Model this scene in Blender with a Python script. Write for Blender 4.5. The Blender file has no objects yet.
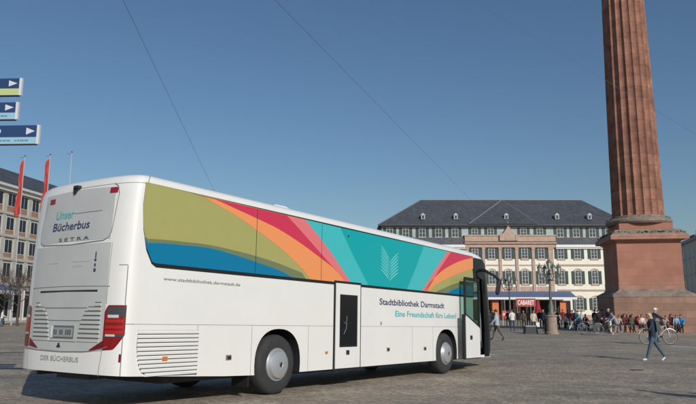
import bpy, bmesh, math, random
from mathutils import Vector, Matrix, Quaternion
random.seed(7)
sc = bpy.context.scene
COL = sc.collection
PI = math.pi
R = math.radians
V = Vector

# ------------------------------------------------------------------ camera model (696 px wide photograph)
F, PITCH, CAMZ = 659.7, 0.1630, 1.65
CP, SP = math.cos(PITCH), math.sin(PITCH)
def ray(px, py):
    a, b = (px-348)/F, (202-py)/F
    return V((a, CP-b*SP, SP+b*CP))
def at(px, py, y):                      # point of the vertical plane at distance y
    r = ray(px, py); t = y/r.y
    return V((r.x*t, y, r.z*t+CAMZ))
def gnd(px, py, z=0.0):                 # point of the level ground
    r = ray(px, py); t = (z-CAMZ)/r.z
    return V((r.x*t, r.y*t, z))
def on_plane(px, py, p0, n):
    r = ray(px, py); c = V((0, 0, CAMZ)); t = (p0-c).dot(n)/r.dot(n)
    return c+r*t

# ------------------------------------------------------------------ materials
MATS = {}
def mat(name, col, rough=.6, var=0, scale=4, metal=0, bump=0, bscale=30, col2=None, spec=.5, coat=0, stretch=None, trans=0, alpha=1):
    if name in MATS: return MATS[name]
    m = bpy.data.materials.new(name); m.use_nodes = True
    nt = m.node_tree; b = nt.nodes['Principled BSDF']
    b.inputs['Roughness'].default_value = rough; b.inputs['Metallic'].default_value = metal
    b.inputs['Specular IOR Level'].default_value = spec
    b.inputs['Coat Weight'].default_value = coat; b.inputs['Coat Roughness'].default_value = .06
    b.inputs['Transmission Weight'].default_value = trans
    b.inputs['Base Color'].default_value = (*col, 1)
    tc = nt.nodes.new('ShaderNodeTexCoord')
    src = tc.outputs['Object']
    if stretch:
        mp = nt.nodes.new('ShaderNodeMapping'); mp.inputs['Scale'].default_value = stretch
        nt.links.new(src, mp.inputs[0]); src = mp.outputs[0]
    if var or col2:
        n = nt.nodes.new('ShaderNodeTexNoise'); n.inputs['Scale'].default_value = scale; n.inputs['Detail'].default_value = 6
        n.inputs['Roughness'].default_value = .65
        nt.links.new(src, n.inputs['Vector'])
        r = nt.nodes.new('ShaderNodeValToRGB')
        c2 = col2 or tuple(min(1, c*(1+var)) for c in col)
        c1 = tuple(c*(1-var) for c in col)
        r.color_ramp.elements[0].position = .3; r.color_ramp.elements[1].position = .7
        r.color_ramp.elements[0].color = (*c1, 1); r.color_ramp.elements[1].color = (*c2, 1)
        nt.links.new(n.outputs[0], r.inputs[0]); nt.links.new(r.outputs[0], b.inputs['Base Color'])
    if bump:
        n2 = nt.nodes.new('ShaderNodeTexNoise'); n2.inputs['Scale'].default_value = bscale; n2.inputs['Detail'].default_value = 5
        nt.links.new(src, n2.inputs['Vector'])
        bp = nt.nodes.new('ShaderNodeBump'); bp.inputs['Strength'].default_value = bump; bp.inputs['Distance'].default_value = .02
        nt.links.new(n2.outputs[0], bp.inputs['Height']); nt.links.new(bp.outputs[0], b.inputs['Normal'])
    MATS[name] = m
    return m
def lin(r, g, b):
    f = lambda c: (c/255/12.92) if c/255 <= .04045 else ((c/255+.055)/1.055)**2.4
    return (f(r), f(g), f(b))

PAINT = mat('white_coach_paint', (.80, .79, .755), .32, var=.025, scale=1.2, coat=.35)
TRIM = mat('black_rubber', (.012, .012, .014), .55)
DARKPL = mat('dark_plastic', (.02, .021, .025), .6)
GLASSD = mat('tinted_glass', (.008, .010, .013), .08, spec=.35)
SEAM = mat('seam_grey', (.22, .22, .215), .7)
TYRE = mat('tyre_rubber', (.035, .035, .036), .85, var=.2, scale=9)
HUB = mat('hub_silver', (.52, .53, .55), .38, metal=.55, var=.05, scale=3)
INTER = mat('cabin_dark', (.035, .036, .042), .7)
CHROME = mat('mirror_silver', (.7, .7, .7), .08, metal=1)
STEEL = mat('galvanised_steel', (.42, .43, .44), .45, metal=.4, var=.1)

# ------------------------------------------------------------------ mesh builder
class MB:
    def __init__(s): s.v, s.f, s.mi = [], [], []
    def add(s, vs, fs, m=0):
        o = len(s.v); s.v += [tuple(p) for p in vs]
        for f in fs: s.f.append([i+o for i in f]); s.mi.append(m)
        return s
    def box(s, x0, x1, y0, y1, z0, z1, m=0):
        return s.add([(x, y, z) for x in (x0, x1) for y in (y0, y1) for z in (z0, z1)],
                     [(0, 1, 3, 2), (4, 6, 7, 5), (0, 4, 5, 1), (2, 3, 7, 6), (0, 2, 6, 4), (1, 5, 7, 3)], m)
    def obox(s, c, ax, ay, az, m=0):    # centre and three half axes
        c, ax, ay, az = V(c), V(ax), V(ay), V(az)
        return s.add([c+ax*i+ay*j+az*k for i in (-1, 1) for j in (-1, 1) for k in (-1, 1)],
                     [(0, 1, 3, 2), (4, 6, 7, 5), (0, 4, 5, 1), (2, 3, 7, 6), (0, 2, 6, 4), (1, 5, 7, 3)], m)
    def ngon(s, ps, m=0): return s.add(ps, [list(range(len(ps)))], m)
    def quad(s, a, b, c, d, m=0): return s.add([a, b, c, d], [(0, 1, 2, 3)], m)
    def prism(s, poly, fn, t0, t1, m=0):    # fn(u, v, t)
        n = len(poly)
        vs = [fn(u, v, t0) for u, v in poly]+[fn(u, v, t1) for u, v in poly]
        fs = [list(range(n)), list(range(2*n-1, n-1, -1))]+[(i, (i+1) % n, n+(i+1) % n, n+i) for i in range(n)]
        return s.add(vs, fs, m)
    def tube(s, pts, rad, n=8, m=0, cap=True):
        pts = [V(p) for p in pts]; k = len(pts)
        if not hasattr(rad, '__len__'): rad = [rad]*k
        vs = []; q = None; pt = None
        for i, p in enumerate(pts):
            t = (pts[min(i+1, k-1)]-pts[max(i-1, 0)]).normalized()
            if q is None:
                a = V((0, 0, 1)) if abs(t.z) < .9 else V((1, 0, 0))
                q = t.cross(a).normalized()
            else:
                q = (q-t*q.dot(t)).normalized()
            w = t.cross(q)
            r = rad[i]; r = r if hasattr(r, '__len__') else (r, r)
            vs += [p+q*(math.cos(2*PI*j/n)*r[0])+w*(math.sin(2*PI*j/n)*r[1]) for j in range(n)]
        fs = [(i*n+j, i*n+(j+1) % n, (i+1)*n+(j+1) % n, (i+1)*n+j) for i in range(k-1) for j in range(n)]
        if cap: fs += [list(range(n-1, -1, -1)), [(k-1)*n+j for j in range(n)]]
        return s.add(vs, fs, m)
    def lathe(s, prof, n=32, c=(0, 0, 0), axis='z', m=0, cap=False):
        c = V(c); vs = []
        for r, h in prof:
            for j in range(n):
                a = 2*PI*j/n; x, y = r*math.cos(a), r*math.sin(a)
                vs.append(c+(V((x, y, h)) if axis == 'z' else V((x, h, y)) if axis == 'y' else V((h, x, y))))
        k = len(prof)
        fs = [(i*n+j, i*n+(j+1) % n, (i+1)*n+(j+1) % n, (i+1)*n+j) for i in range(k-1) for j in range(n)]
        if cap: fs += [list(range(n-1, -1, -1)), [(k-1)*n+j for j in range(n)]]
        return s.add(vs, fs, m)
    def ell(s, c, r, n=10, k=7, m=0, rot=None):
        c = V(c); vs = []
        for i in range(k+1):
            t = PI*i/k
            for j in range(n):
                a = 2*PI*j/n; p = V((r[0]*math.sin(t)*math.cos(a), r[1]*math.sin(t)*math.sin(a), r[2]*math.cos(t)))
                vs.append(c+(rot @ p if rot else p))
        return s.add(vs, [(i*n+j, i*n+(j+1) % n, (i+1)*n+(j+1) % n, (i+1)*n+j) for i in range(k) for j in range(n)], m)
    def build(s, name, mats, parent=None, smooth=None, loc=None, fix=True):
        me = bpy.data.meshes.new(name)
        me.from_pydata(s.v, [], s.f)
        if not isinstance(mats, (list, tuple)): mats = [mats]
        for mm in mats: me.materials.append(mm)
        me.polygons.foreach_set('material_index', s.mi)
        if fix:
            bm = bmesh.new(); bm.from_mesh(me)
            bmesh.ops.remove_doubles(bm, verts=bm.verts, dist=1e-5)
            bmesh.ops.recalc_face_normals(bm, faces=bm.faces); bm.to_mesh(me); bm.free()
        if smooth:
            me.polygons.foreach_set('use_smooth', [True]*len(me.polygons)); me.set_sharp_from_angle(angle=R(smooth))
        me.update()
        o = bpy.data.objects.new(name, me); COL.objects.link(o)
        if parent: o.parent = parent
        if loc is not None: o.location = loc
        return o
def tag(o, label=None, cat=None, group=None, kind=None):
    if label: o['label'] = label
    if cat: o['category'] = cat
    if group: o['group'] = group
    if kind: o['kind'] = kind
    return o
def thing(name, label, cat, loc=(0, 0, 0), rotz=0, group=None, mw=None):
    o = bpy.data.objects.new(name, None); COL.objects.link(o); o.empty_display_size = .2
    if mw: o.matrix_world = mw
    else: o.location = loc; o.rotation_euler = (0, 0, rotz)
    return tag(o, label, cat, group)
def kids(o): return [c for c in bpy.data.objects if c.parent == o]
def copy_tree(o, parent=None):
    c = o.copy(); COL.objects.link(c)
    if parent: c.parent = parent
    for ch in kids(o): copy_tree(ch, c)
    return c
def evalmesh(o):
    bpy.context.view_layer.update()
    dg = bpy.context.evaluated_depsgraph_get()
    return bpy.data.meshes.new_from_object(o.evaluated_get(dg), depsgraph=dg)
def text(s, name, m, parent, fn, width, height, bold=0., shear=0., spacing=1.):
    cu = bpy.data.curves.new(name, 'FONT'); cu.body = s; cu.resolution_u = 3
    cu.offset = bold; cu.shear = shear; cu.space_character = spacing; cu.fill_mode = 'FRONT'
    t = bpy.data.objects.new(name, cu); COL.objects.link(t)
    me = evalmesh(t)
    bpy.data.objects.remove(t); bpy.data.curves.remove(cu)
    xs = [v.co.x for v in me.vertices]; ys = [v.co.y for v in me.vertices]
    x0, x1, y1 = min(xs), max(xs), max(ys)
    # scale: cap height ~.73 units in the built-in font
    kx = width/(x1-x0); ky = height/.73
    for v in me.vertices: v.co = fn((v.co.x-x0)*kx, v.co.y*ky)
    me.materials.clear(); me.materials.append(m); me.name = name
    o = bpy.data.objects.new(name, me); COL.objects.link(o); o.parent = parent
    return o

# ------------------------------------------------------------------ sky, sun, camera
SUN_AZ = math.atan2(.42, -.907); SUN_EL = R(27)
w = bpy.data.worlds.new('World'); sc.world = w; w.use_nodes = True
wn = w.node_tree
sky = wn.nodes.new('ShaderNodeTexSky'); sky.sky_type = 'NISHITA'; sky.sun_disc = False
sky.sun_elevation = SUN_EL; sky.sun_rotation = SUN_AZ
sky.altitude = 900; sky.air_density = 1.5; sky.dust_density = 1.0; sky.ozone_density = 6.0
wn.links.new(sky.outputs[0], wn.nodes['Background'].inputs[0])
wn.nodes['Background'].inputs[1].default_value = .074
sl = bpy.data.lights.new('sun', 'SUN'); sl.energy = 3.25; sl.angle = R(.53); sl.color = (1, .95, .87)
so = bpy.data.objects.new('sun', sl); COL.objects.link(so)
tos = V((math.sin(SUN_AZ)*math.cos(SUN_EL), math.cos(SUN_AZ)*math.cos(SUN_EL), math.sin(SUN_EL)))
so.rotation_euler = tos.to_track_quat('Z', 'Y').to_euler(); so.location = tos*60
cam = bpy.data.cameras.new('camera'); co = bpy.data.objects.new('camera', cam); COL.objects.link(co)
co.location = (0, 0, CAMZ); co.rotation_euler = (PI/2+PITCH, 0, 0)
cam.sensor_width = 36; cam.lens = F/696*36; cam.clip_end = 6000; cam.clip_start = .05
sc.camera = co
sc.view_settings.view_transform = 'Standard'; sc.view_settings.look = 'None'; sc.view_settings.gamma = 1
sc.view_settings.exposure = 0.0; sc.view_settings.use_curve_mapping = False

# ------------------------------------------------------------------ ground
YAW, TILT = 0.9759, 0.0237
SX, SY = math.cos(YAW), math.sin(YAW)
OX, OY, OZ = -3.13403, 9.40249, -1.40231      # rear end of the coach on the ground, from the eye
S0 = SX*OX+SY*OY; SLV = S0+(OZ+CAMZ)/math.tan(TILT)
def gz(s):
    s = max(s, 2.0); t = SLV+.4-s
    if t <= 0: return 0.0
    if t < .8: return math.tan(TILT)*t*t/1.6
    return math.tan(TILT)*(SLV-s)
g = MB()
svals = [-1500, -60, 2, 4, 6, 9, 12, 15]+[SLV-.4+.1*i for i in range(9)]+[60, 300, 1500]
tvals = [-1500, -200, -60, -20, 0, 20, 60, 200, 1500]
vs = []
for s in svals:
    for t in tvals: vs.append((SX*s-SY*t, SY*s+SX*t, gz(s)))
nt_ = len(tvals)
g.add(vs, [(i*nt_+j, i*nt_+j+1, (i+1)*nt_+j+1, (i+1)*nt_+j) for i in range(len(svals)-1) for j in range(nt_-1)])
def ground_material():
    m = bpy.data.materials.new('granite_setts'); m.use_nodes = True; nt = m.node_tree; N = nt.nodes; L = nt.links
    b = N['Principled BSDF']; b.inputs['Roughness'].default_value = .8; b.inputs['Specular IOR Level'].default_value = .3
    tc = N.new('ShaderNodeTexCoord')
    mp = N.new('ShaderNodeMapping'); mp.inputs['Rotation'].default_value = (0, 0, .3); L.new(tc.outputs['Object'], mp.inputs[0])
    br = N.new('ShaderNodeTexVoronoi'); br.feature = 'F1'; br.inputs['Scale'].default_value = 9.5; br.inputs['Randomness'].default_value = .8
    L.new(mp.outputs[0], br.inputs['Vector'])
    ed = N.new('ShaderNodeTexVoronoi'); ed.feature = 'DISTANCE_TO_EDGE'; ed.inputs['Scale'].default_value = 9.5; ed.inputs['Randomness'].default_value = .8
    L.new(mp.outputs[0], ed.inputs['Vector'])
    sep = N.new('ShaderNodeSeparateColor'); L.new(br.outputs['Color'], sep.inputs[0])
    stone = N.new('ShaderNodeValToRGB'); e = stone.color_ramp.elements
    e[0].position = 0; e[0].color = (.27, .24, .20, 1); e[1].position = 1; e[1].color = (.48, .42, .345, 1)
    x = stone.color_ramp.elements.new(.5); x.color = (.37, .325, .27, 1)
    L.new(sep.outputs[0], stone.inputs[0])
    jr = N.new('ShaderNodeMapRange'); jr.inputs[1].default_value = .01; jr.inputs[2].default_value = .07; L.new(ed.outputs['Distance'], jr.inputs[0])
    mx = N.new('ShaderNodeMix'); mx.data_type = 'RGBA'; L.new(jr.outputs[0], mx.inputs[0])
    mx.inputs[6].default_value = (.205, .182, .15, 1); L.new(stone.outputs[0], mx.inputs[7])
    # broad wear: long patches of laid stone, dust and oil
    st = N.new('ShaderNodeMapping'); st.inputs['Scale'].default_value = (.10, .30, 1); L.new(tc.outputs['Object'], st.inputs[0])
    n1 = N.new('ShaderNodeTexNoise'); n1.inputs['Scale'].default_value = 1.0; n1.inputs['Detail'].default_value = 8; n1.inputs['Roughness'].default_value = .6
    L.new(st.outputs[0], n1.inputs['Vector'])
    r1 = N.new('ShaderNodeValToRGB'); e = r1.color_ramp.elements
    e[0].position = .32; e[0].color = (.70, .72, .73, 1); e[1].position = .68; e[1].color = (1.26, 1.16, 1.05, 1)
    L.new(n1.outputs[0], r1.inputs[0])
    n2 = N.new('ShaderNodeTexNoise'); n2.inputs['Scale'].default_value = .9; n2.inputs['Detail'].default_value = 7; L.new(tc.outputs['Object'], n2.inputs['Vector'])
    r2 = N.new('ShaderNodeValToRGB'); e = r2.color_ramp.elements
    e[0].position = .35; e[0].color = (.82, .82, .82, 1); e[1].position = .65; e[1].color = (1.12, 1.11, 1.09, 1)
    L.new(n2.outputs[0], r2.inputs[0])
    m1 = N.new('ShaderNodeMix'); m1.data_type = 'RGBA'; m1.blend_type = 'MULTIPLY'; m1.inputs[0].default_value = 1
    L.new(mx.outputs[2], m1.inputs[6]); L.new(r1.outputs[0], m1.inputs[7])
    m2 = N.new('ShaderNodeMix'); m2.data_type = 'RGBA'; m2.blend_type = 'MULTIPLY'; m2.inputs[0].default_value = 1
    L.new(m1.outputs[2], m2.inputs[6]); L.new(r2.outputs[0], m2.inputs[7])
    L.new(m2.outputs[2], b.inputs['Base Color'])
    bp = N.new('ShaderNodeBump'); bp.inputs['Strength'].default_value = .3; bp.inputs['Distance'].default_value = .02
    L.new(jr.outputs[0], bp.inputs['Height']); L.new(bp.outputs[0], b.inputs['Normal'])
    return m
GROUND = ground_material()
tag(g.build('ground', GROUND, smooth=30, fix=False), kind='structure')

def band(name, pts, m, z=.004):
    b = MB(); b.ngon([(p[0], p[1], z) for p in pts]); return tag(b.build(name, m, fix=False), kind='structure')
PALE = mat('pale_paving', (.42, .385, .335), .8, var=.25, scale=3, bump=.3)
DARKST = mat('dark_paving', (.13, .125, .12), .75, var=.25, scale=3, bump=.3)
def gslope(px, py):
    z = 0.
    for _ in range(30):
        p = gnd(px, py, z); z = gz(SX*p.x+SY*p.y)
    return V((p.x, p.y, z))
def strip(pa, pb, w0, m, name, k=24):
    a, b_ = gslope(*pa), gslope(*pb); d = (b_-a); n = V((-d.y, d.x, 0)).normalized()*w0/2
    b = MB(); vs = []
    for i in range(k+1):
        c = a.lerp(b_, i/k)
        for q in (c-n, c, c+n): vs.append((q.x, q.y, gz(SX*q.x+SY*q.y)+.006))
    b.add(vs, [(3*i+j, 3*i+j+1, 3*i+j+4, 3*i+j+3) for i in range(k) for j in range(2)])
    tag(b.build(name, m, fix=False), kind='structure')
strip((-40, 353.5), (60, 351.5), .75, DARKST, 'drainage_channel')
strip((-40, 359.5), (60, 357), .30, PALE, 'pale_kerb_line')
strip((664, 345.5), (760, 353), .8, PALE, 'pale_paving_line')

def drain(px, py, rad, name):
    p = gslope(px, py); b = MB(); b.lathe([(0, .008), (rad*.86, .008), (rad*.88, .003), (rad*.92, .003), (rad*.93, .009), (rad, .009), (rad, 0)], 28)
    for k in range(-3, 4): b.box(-rad*.7, rad*.7, k*rad*.2-.012, k*rad*.2+.012, .0081, .013)
    o = b.build(name, mat('cast_iron', (.06, .058, .055), .6, var=.3, scale=8), loc=tuple(p)); return o
tag(drain(637, 370, .19, 'manhole_cover'), 'round dark iron manhole cover in the paving below the striding person', 'manhole cover')
# ------------------------------------------------------------------ the coach
fw = V((SX*math.cos(TILT), SY*math.cos(TILT), -math.sin(TILT))); lf = V((-SY, SX, 0)); up = fw.cross(lf)
O = V((OX, OY, OZ+CAMZ))
BM = Matrix(((fw.x, lf.x, up.x, O.x), (fw.y, lf.y, up.y, O.y), (fw.z, lf.z, up.z, O.z), (0, 0, 0, 1)))
bus = thing('coach', 'white touring coach with rainbow coloured window band parked on the square', 'coach', mw=BM)
W2, RA, RN, FN = 1.275, .30, 3.0, 3.2
def lerp_t(tab, z):
    if z <= tab[0][0]: return tab[0][1]
    for (a, va), (b, vb) in zip(tab, tab[1:]):
        if z <= b: return va+(vb-va)*(z-a)/(b-a)
    return tab[-1][1]
XF = [(.3, 13.58), (.6, 13.66), (1.1, 13.66), (2.0, 13.6), (2.6, 13.5), (3.1, 13.38), (3.25, 13.2), (3.33, 12.95), (3.38, 12.6), (3.42, 12.0), (3.46, 11.2)]
INS = [(3.22, 0), (3.30, .008), (3.36, .03), (3.405, .075), (3.44, .17), (3.465, .38), (3.485, .72), (3.495, 1.1)]
XR = [(.3, -.14), (.6, -.15), (2.1, -.145), (2.6, -.13), (3.0, -.11), (3.15, -.10), (3.22, -.09), (3.30, -.075), (3.36, -.05), (3.405, .0), (3.44, .11), (3.465, .32), (3.485, .8), (3.495, 1.4)]
AF = .58
ST = [(-.5, -.7), (.07, -.17), (.42, .165), (.65, .36), (.96, .69), (1.49, 1.31), (2.11, 2.02), (2.68, 2.68), (3.22, 3.30), (4.0, 4.19), (4.76, 5.06), (5.65, 6.06), (6.38, 6.89), (7.67, 8.35), (9.41, 10.29), (10.27, 11.25), (10.83, 11.86), (11.35, 12.44), (11.9, 13.04), (14, 15.3)]
def st(x): return lerp_t(ST, x)         # station along the flank -> metres from the rear
def st_inv(x): return lerp_t([(b, a) for a, b in ST], x)
def plan(u, z):                          # u: 0 rear centre .. 1 front centre, right half -> (X, distance from the centre line)
    hw = W2-lerp_t(INS, z); xr, xf = lerp_t(XR, z), lerp_t(XF, z)
    if u < .2:
        t = u/.2*PI/2
        yo = hw*math.sin(t)**(2/RN); x = xr+RA*(1-max(0, math.cos(t))**(2/RN))
    elif u > .8:
        t = (1-u)/.2*PI/2
        yo = hw*math.sin(t)**(2/FN); x = xf-AF*(1-max(0, math.cos(t))**(2/FN))
    else:
        x0, x1 = xr+RA, xf-AF; yo = hw; x = x0+(x1-x0)*(u-.2)/.6
    return x, yo
def bp(u, z, off=0., side=1):            # point of the coach skin, pushed out by off
    x, yo = plan(u, z)
    if off:
        xa, ya = plan(max(0, u-.004), z); xb, yb = plan(min(1, u+.004), z)
        d = V((xb-xa, yb-ya)); d.normalize(); x += -d.y*off; yo += d.x*off
    return V((x, W2-side*yo, z))
def rear_u(Y):                           # u of the rear face at lateral position Y (right half), any z below the roof
    yo = W2-Y; return .2*math.asin(min(1, max(0, yo/W2))**(RN/2))/(PI/2)
def rp(Y, z, off=0.):
    off = off+.006 if off > .001 else off+.004 if off > 0 else off                    # rear face point
    return bp(rear_u(Y), z, off, 1) if Y <= W2 else bp(rear_u(2*W2-Y), z, off, -1)
def zbot(x):
    if x < 2.6: return .50-.135*x/2.6
    if x > 11: return .365-.02*(x-11)/2
    return .365
us = [.2*i/14 for i in range(14)]+[.2+.6*i/14 for i in range(15)]+[.8+.2*i/12 for i in range(1, 13)]
zs = [None, .6, .85, 1.2, 1.6, 2.1, 2.6, 3.0, 3.15, 3.22, 3.30, 3.36, 3.405, 3.44, 3.465, 3.485, 3.495]
sh = MB(); rings = []
loop = [(u, 1) for u in us]+[(u, -1) for u in reversed(us[1:-1])]
for z in zs:
    ring = []
    for u, s_ in loop:
        if z is None:
            p = bp(u, .5, 0, s_); p.z = zbot(p.x)
        else: p = bp(u, z, 0, s_)
        ring.append(p)
    rings.append(ring)
n = len(loop)
sh.add([p for r in rings for p in r], [(i*n+j, i*n+(j+1) % n, (i+1)*n+(j+1) % n, (i+1)*n+j) for i in range(len(rings)-1) for j in range(n)]
       + [list(range(n-1, -1, -1)), [(len(rings)-1)*n+j for j in range(n)]])
body = sh.build('body', [PAINT, INTER, DARKPL], bus)
def cutter(mb, m):
    o = mb.build('cut', [PAINT, INTER, DARKPL]); o.matrix_world = BM
    for p in o.data.polygons: p.material_index = m
    md = body.modifiers.new('b', 'BOOLEAN'); md.operation = 'DIFFERENCE'; md.solver = 'EXACT'; md.object = o; md.material_mode = 'INDEX'
    return o
XRW, XFW = 3.337, 10.247
cuts = []
for xw in (XRW, XFW):
    for y0, y1 in ((-.2, .55), (2.0, 2.75)):
        c = MB(); pr = []
        for j in range(40):
            a = 2*PI*j/40; r_ = .635
            pr.append((xw+r_*math.copysign(abs(math.cos(a))**.86, math.cos(a)), .53+.625*math.copysign(abs(math.sin(a))**.86, math.sin(a))))
        c.prism(pr, lambda x, z, t: V((x, t, z)), y0, y1); cuts.append(cutter(c, 2))
c = MB(); c.box(12.03, 12.98, -.2, .5, .42, 2.66); cuts.append(cutter(c, 1))
c = MB(); c.box(11.6, 13.08, .07, 2.46, .60, 3.08); cuts.append(cutter(c, 1))
c = MB(); c.box(12.85, 14.4, .16, 2.39, 1.12, 2.86); cuts.append(cutter(c, 1))
bpy.context.view_layer.update()
me = evalmesh(body); body.modifiers.clear(); old = body.data; body.data = me
for c_ in cuts: bpy.data.objects.remove(c_)
me.polygons.foreach_set('use_smooth', [True]*len(me.polygons)); me.set_sharp_from_angle(angle=R(28))

def bpart(mb, name, m, smooth=None, parent=None): return mb.build(name, m, parent or bus, smooth)
def side_prism(poly, t0, t1, mb, m=0): mb.prism(poly, lambda x, z, t: V((st(x), -t, z)), t0, t1, m)
def PX(px, py, Y=0):                     # photo pixel -> (X, Z) on the coach's side plane Y
    p = BM.inverted() @ on_plane(px, py, BM @ V((0, Y, 0)), lf); return (st_inv(p.x), p.z)
def on_skin(px, py, u0, z0):
    u, z = u0, z0
    inv = lambda p: p
    def pr(u, z):
        p = BM @ bp(u, z) - V((0, 0, CAMZ)); d = p.y*CP+p.z*SP; h = -p.y*SP+p.z*CP
        return V((348+F*p.x/d, 202-F*h/d))
    for _ in range(25):
        a = pr(u, z); e = V((px, py))-a; du = (pr(u+1e-4, z)-a)/1e-4; dz = (pr(u, z+1e-4)-a)/1e-4
        det = du.x*dz.y-du.y*dz.x
        if abs(det) < 1e-9: break
        u += max(-.02, min(.02, (e.x*dz.y-e.y*dz.x)/det)); z += max(-.3, min(.3, (du.x*e.y-du.y*e.x)/det)); u = max(.02, min(.5, u))
    return u, z
# window band: coloured film on the glazing, laid in layers 1 mm apart
OLIVE, OLIVED = mat('film_olive', lin(168, 164, 100), .22, var=.02), mat('film_dark_olive', lin(112, 126, 92), .22)
BLUEF, ORANGE = mat('film_blue', lin(0, 118, 160), .22), mat('film_orange', lin(238, 150, 92), .22)
CRIM, PINKF = mat('film_crimson', lin(206, 52, 82), .22), mat('film_pink', lin(226, 118, 122), .22)
TEALL, TEALD = mat('film_light_teal', lin(66, 186, 190), .22), mat('film_teal', lin(0, 164, 168), .22)
PALET = mat('film_pale_teal', lin(120, 206, 206), .3)
wb = MB(); fm = [TRIM, OLIVE, OLIVED, BLUEF, ORANGE, CRIM, PINKF, TEALL, TEALD, PALET]
zt = lambda x: 3.275-.006*min(x, 5)
zb = 2.105
XE = 11.02
left = [(.425, 3.285), (.40, 2.95), (.44, 2.6), (.53, 2.32), (.66, zb+.02), (.72, zb)]
# black surround strip under the band
side_prism([(.425, 3.287), (.40, 2.95), (.44, 2.58), (.53, 2.28), (.66, 2.09), (.74, 2.045), (11.04, 2.055), (11.04, 3.262)], 0.0, .004, wb, 0)
side_prism(left+[(XE, zb), (XE, 3.25), (5, 3.245)], .003, .006, wb, 1)
def layer(pts, d, m):
    pts = [(max(.41, min(XE, x)), max(zb, min(zt(x), z))) for x, z in pts]
    q = []
    for p in pts:
        if not q or (abs(p[0]-q[-1][0])+abs(p[1]-q[-1][1])) > .004: q.append(p)
    side_prism(q, d-.003, d, wb, m)
P = lambda *a: [PX(x, y) for x, y in a]
def smooth_pts(pts, k=4):                # Catmull-Rom through the points
    o = []
    for i in range(len(pts)-1):
        p0, p1, p2, p3 = [V(pts[max(0, min(len(pts)-1, i+d))]) for d in (-1, 0, 1, 2)]
        for j in range(k):
            t = j/k; o.append(tuple(.5*((2*p1)+(p2-p0)*t+(2*p0-5*p1+4*p2-p3)*t*t+(3*p1-p0-3*p2+p3)*t**3)))
    return o+[tuple(pts[-1])]
o_top = smooth_pts(P((147.3, 238.8), (162, 239.6), (180, 241.4), (209.7, 245), (239.4, 251.7), (259, 257), (279, 263.6), (302, 273)))
layer(o_top+[(o_top[-1][0]+.1, zb), (.72, zb), (.66, zb+.02), (.53, 2.32), (.46, 2.5)], .0072, 2)
b_top = smooth_pts(P((147.3, 243), (165, 243.5), (180, 244.9), (209.7, 248.2), (239.4, 256.5), (261.6, 264), (279, 270.3), (288, 275)))
layer(b_top+[(b_top[-1][0]+.1, zb), (.72, zb), (.66, zb+.02), (.53, 2.32), (.47, 2.48)], .0084, 3)
c_lo = smooth_pts(P((196, 191.5), (219.6, 201.5), (229.5, 206), (259, 219.6), (279, 229.5), (300, 243), (317, 255.5), (336.4, 270.5), (345, 280)))
o_lo = smooth_pts(P((198, 193), (214.6, 203.5), (239.4, 218), (261.6, 234), (281.4, 249), (300, 266.6), (309.5, 278)))
layer([(1.25, 3.29)]+c_lo+[(PX(345, 280)[0], zb), (PX(309.5, 279)[0], zb)]+o_lo[::-1], .0084, 4)
pk_l = P((286.4, 214.2), (304.3, 235), (320, 253), (337.5, 272.5))
layer([(1.3, 3.29), (PX(286.4, 214.5)[0], 3.29)]+pk_l+c_lo[::-1][5:], .0096, 5)
tl = P((304.8, 218), (317.5, 235), (333, 256), (349.5, 281))
layer([(PX(286.4, 214.5)[0], 3.29), (PX(304.8, 219)[0], 3.29)]+tl+[(tl[-1][0], zb), (PX(345, 280)[0], zb)]+P((342, 278))+pk_l[::-1], .0108, 6)
layer([(PX(304.8, 219)[0], 3.29), (PX(340, 228)[0], 3.29)]+P((352.5, 255), (368, 284))+[(PX(368, 284)[0], zb), (tl[-1][0], zb)]+tl[::-1], .0096, 7)
layer([(PX(340, 228)[0], 3.29), (PX(423.5, 246)[0], 3.29)]+P((415, 269), (406.5, 291))+[(PX(406.5, 290)[0], zb), (PX(368, 284)[0], zb)]+P((352.5, 255)), .0108, 8)
layer([(PX(423.5, 246)[0], 3.29), (PX(447, 251)[0], 3.29)]+P((434, 271), (421.5, 292))+[(PX(421.5, 291)[0], zb), (PX(406.5, 291)[0], zb)]+P((415, 269)), .0096, 7)
layer([(PX(447, 251)[0], 3.29), (PX(450.5, 252)[0], 3.29)]+P((438, 271), (426.5, 292))+[(PX(426.5, 291)[0], zb), (PX(421.5, 291)[0], zb)]+P((434, 271)), .0108, 6)
r_or = smooth_pts(P((425, 289.5), (430, 282.5), (437.4, 274.6), (445, 268.5), (453.8, 263.7), (462, 260.3), (473, 257.7)))
layer([(PX(450.5, 252)[0], 3.29), (XE, 3.29)]+r_or[::-1]+P((426.5, 292), (438, 271)), .0096, 5)
r_ol = smooth_pts(P((429, 290.5), (435, 285), (442.9, 280.4), (456.5, 274), (473, 268.5)))
layer(r_or+r_ol[::-1]+[(PX(428, 291)[0], zb)], .0108, 4)
layer(smooth_pts(P((437, 291), (446, 287), (456, 283.2), (473, 279)))+[(XE, zb), (PX(437, 291)[0], zb)], .0096, 2)
layer(smooth_pts(P((446, 293), (456, 288.5), (473, 283.5)))+[(XE, zb), (PX(446, 293)[0], zb)], .012, 3)
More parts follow.
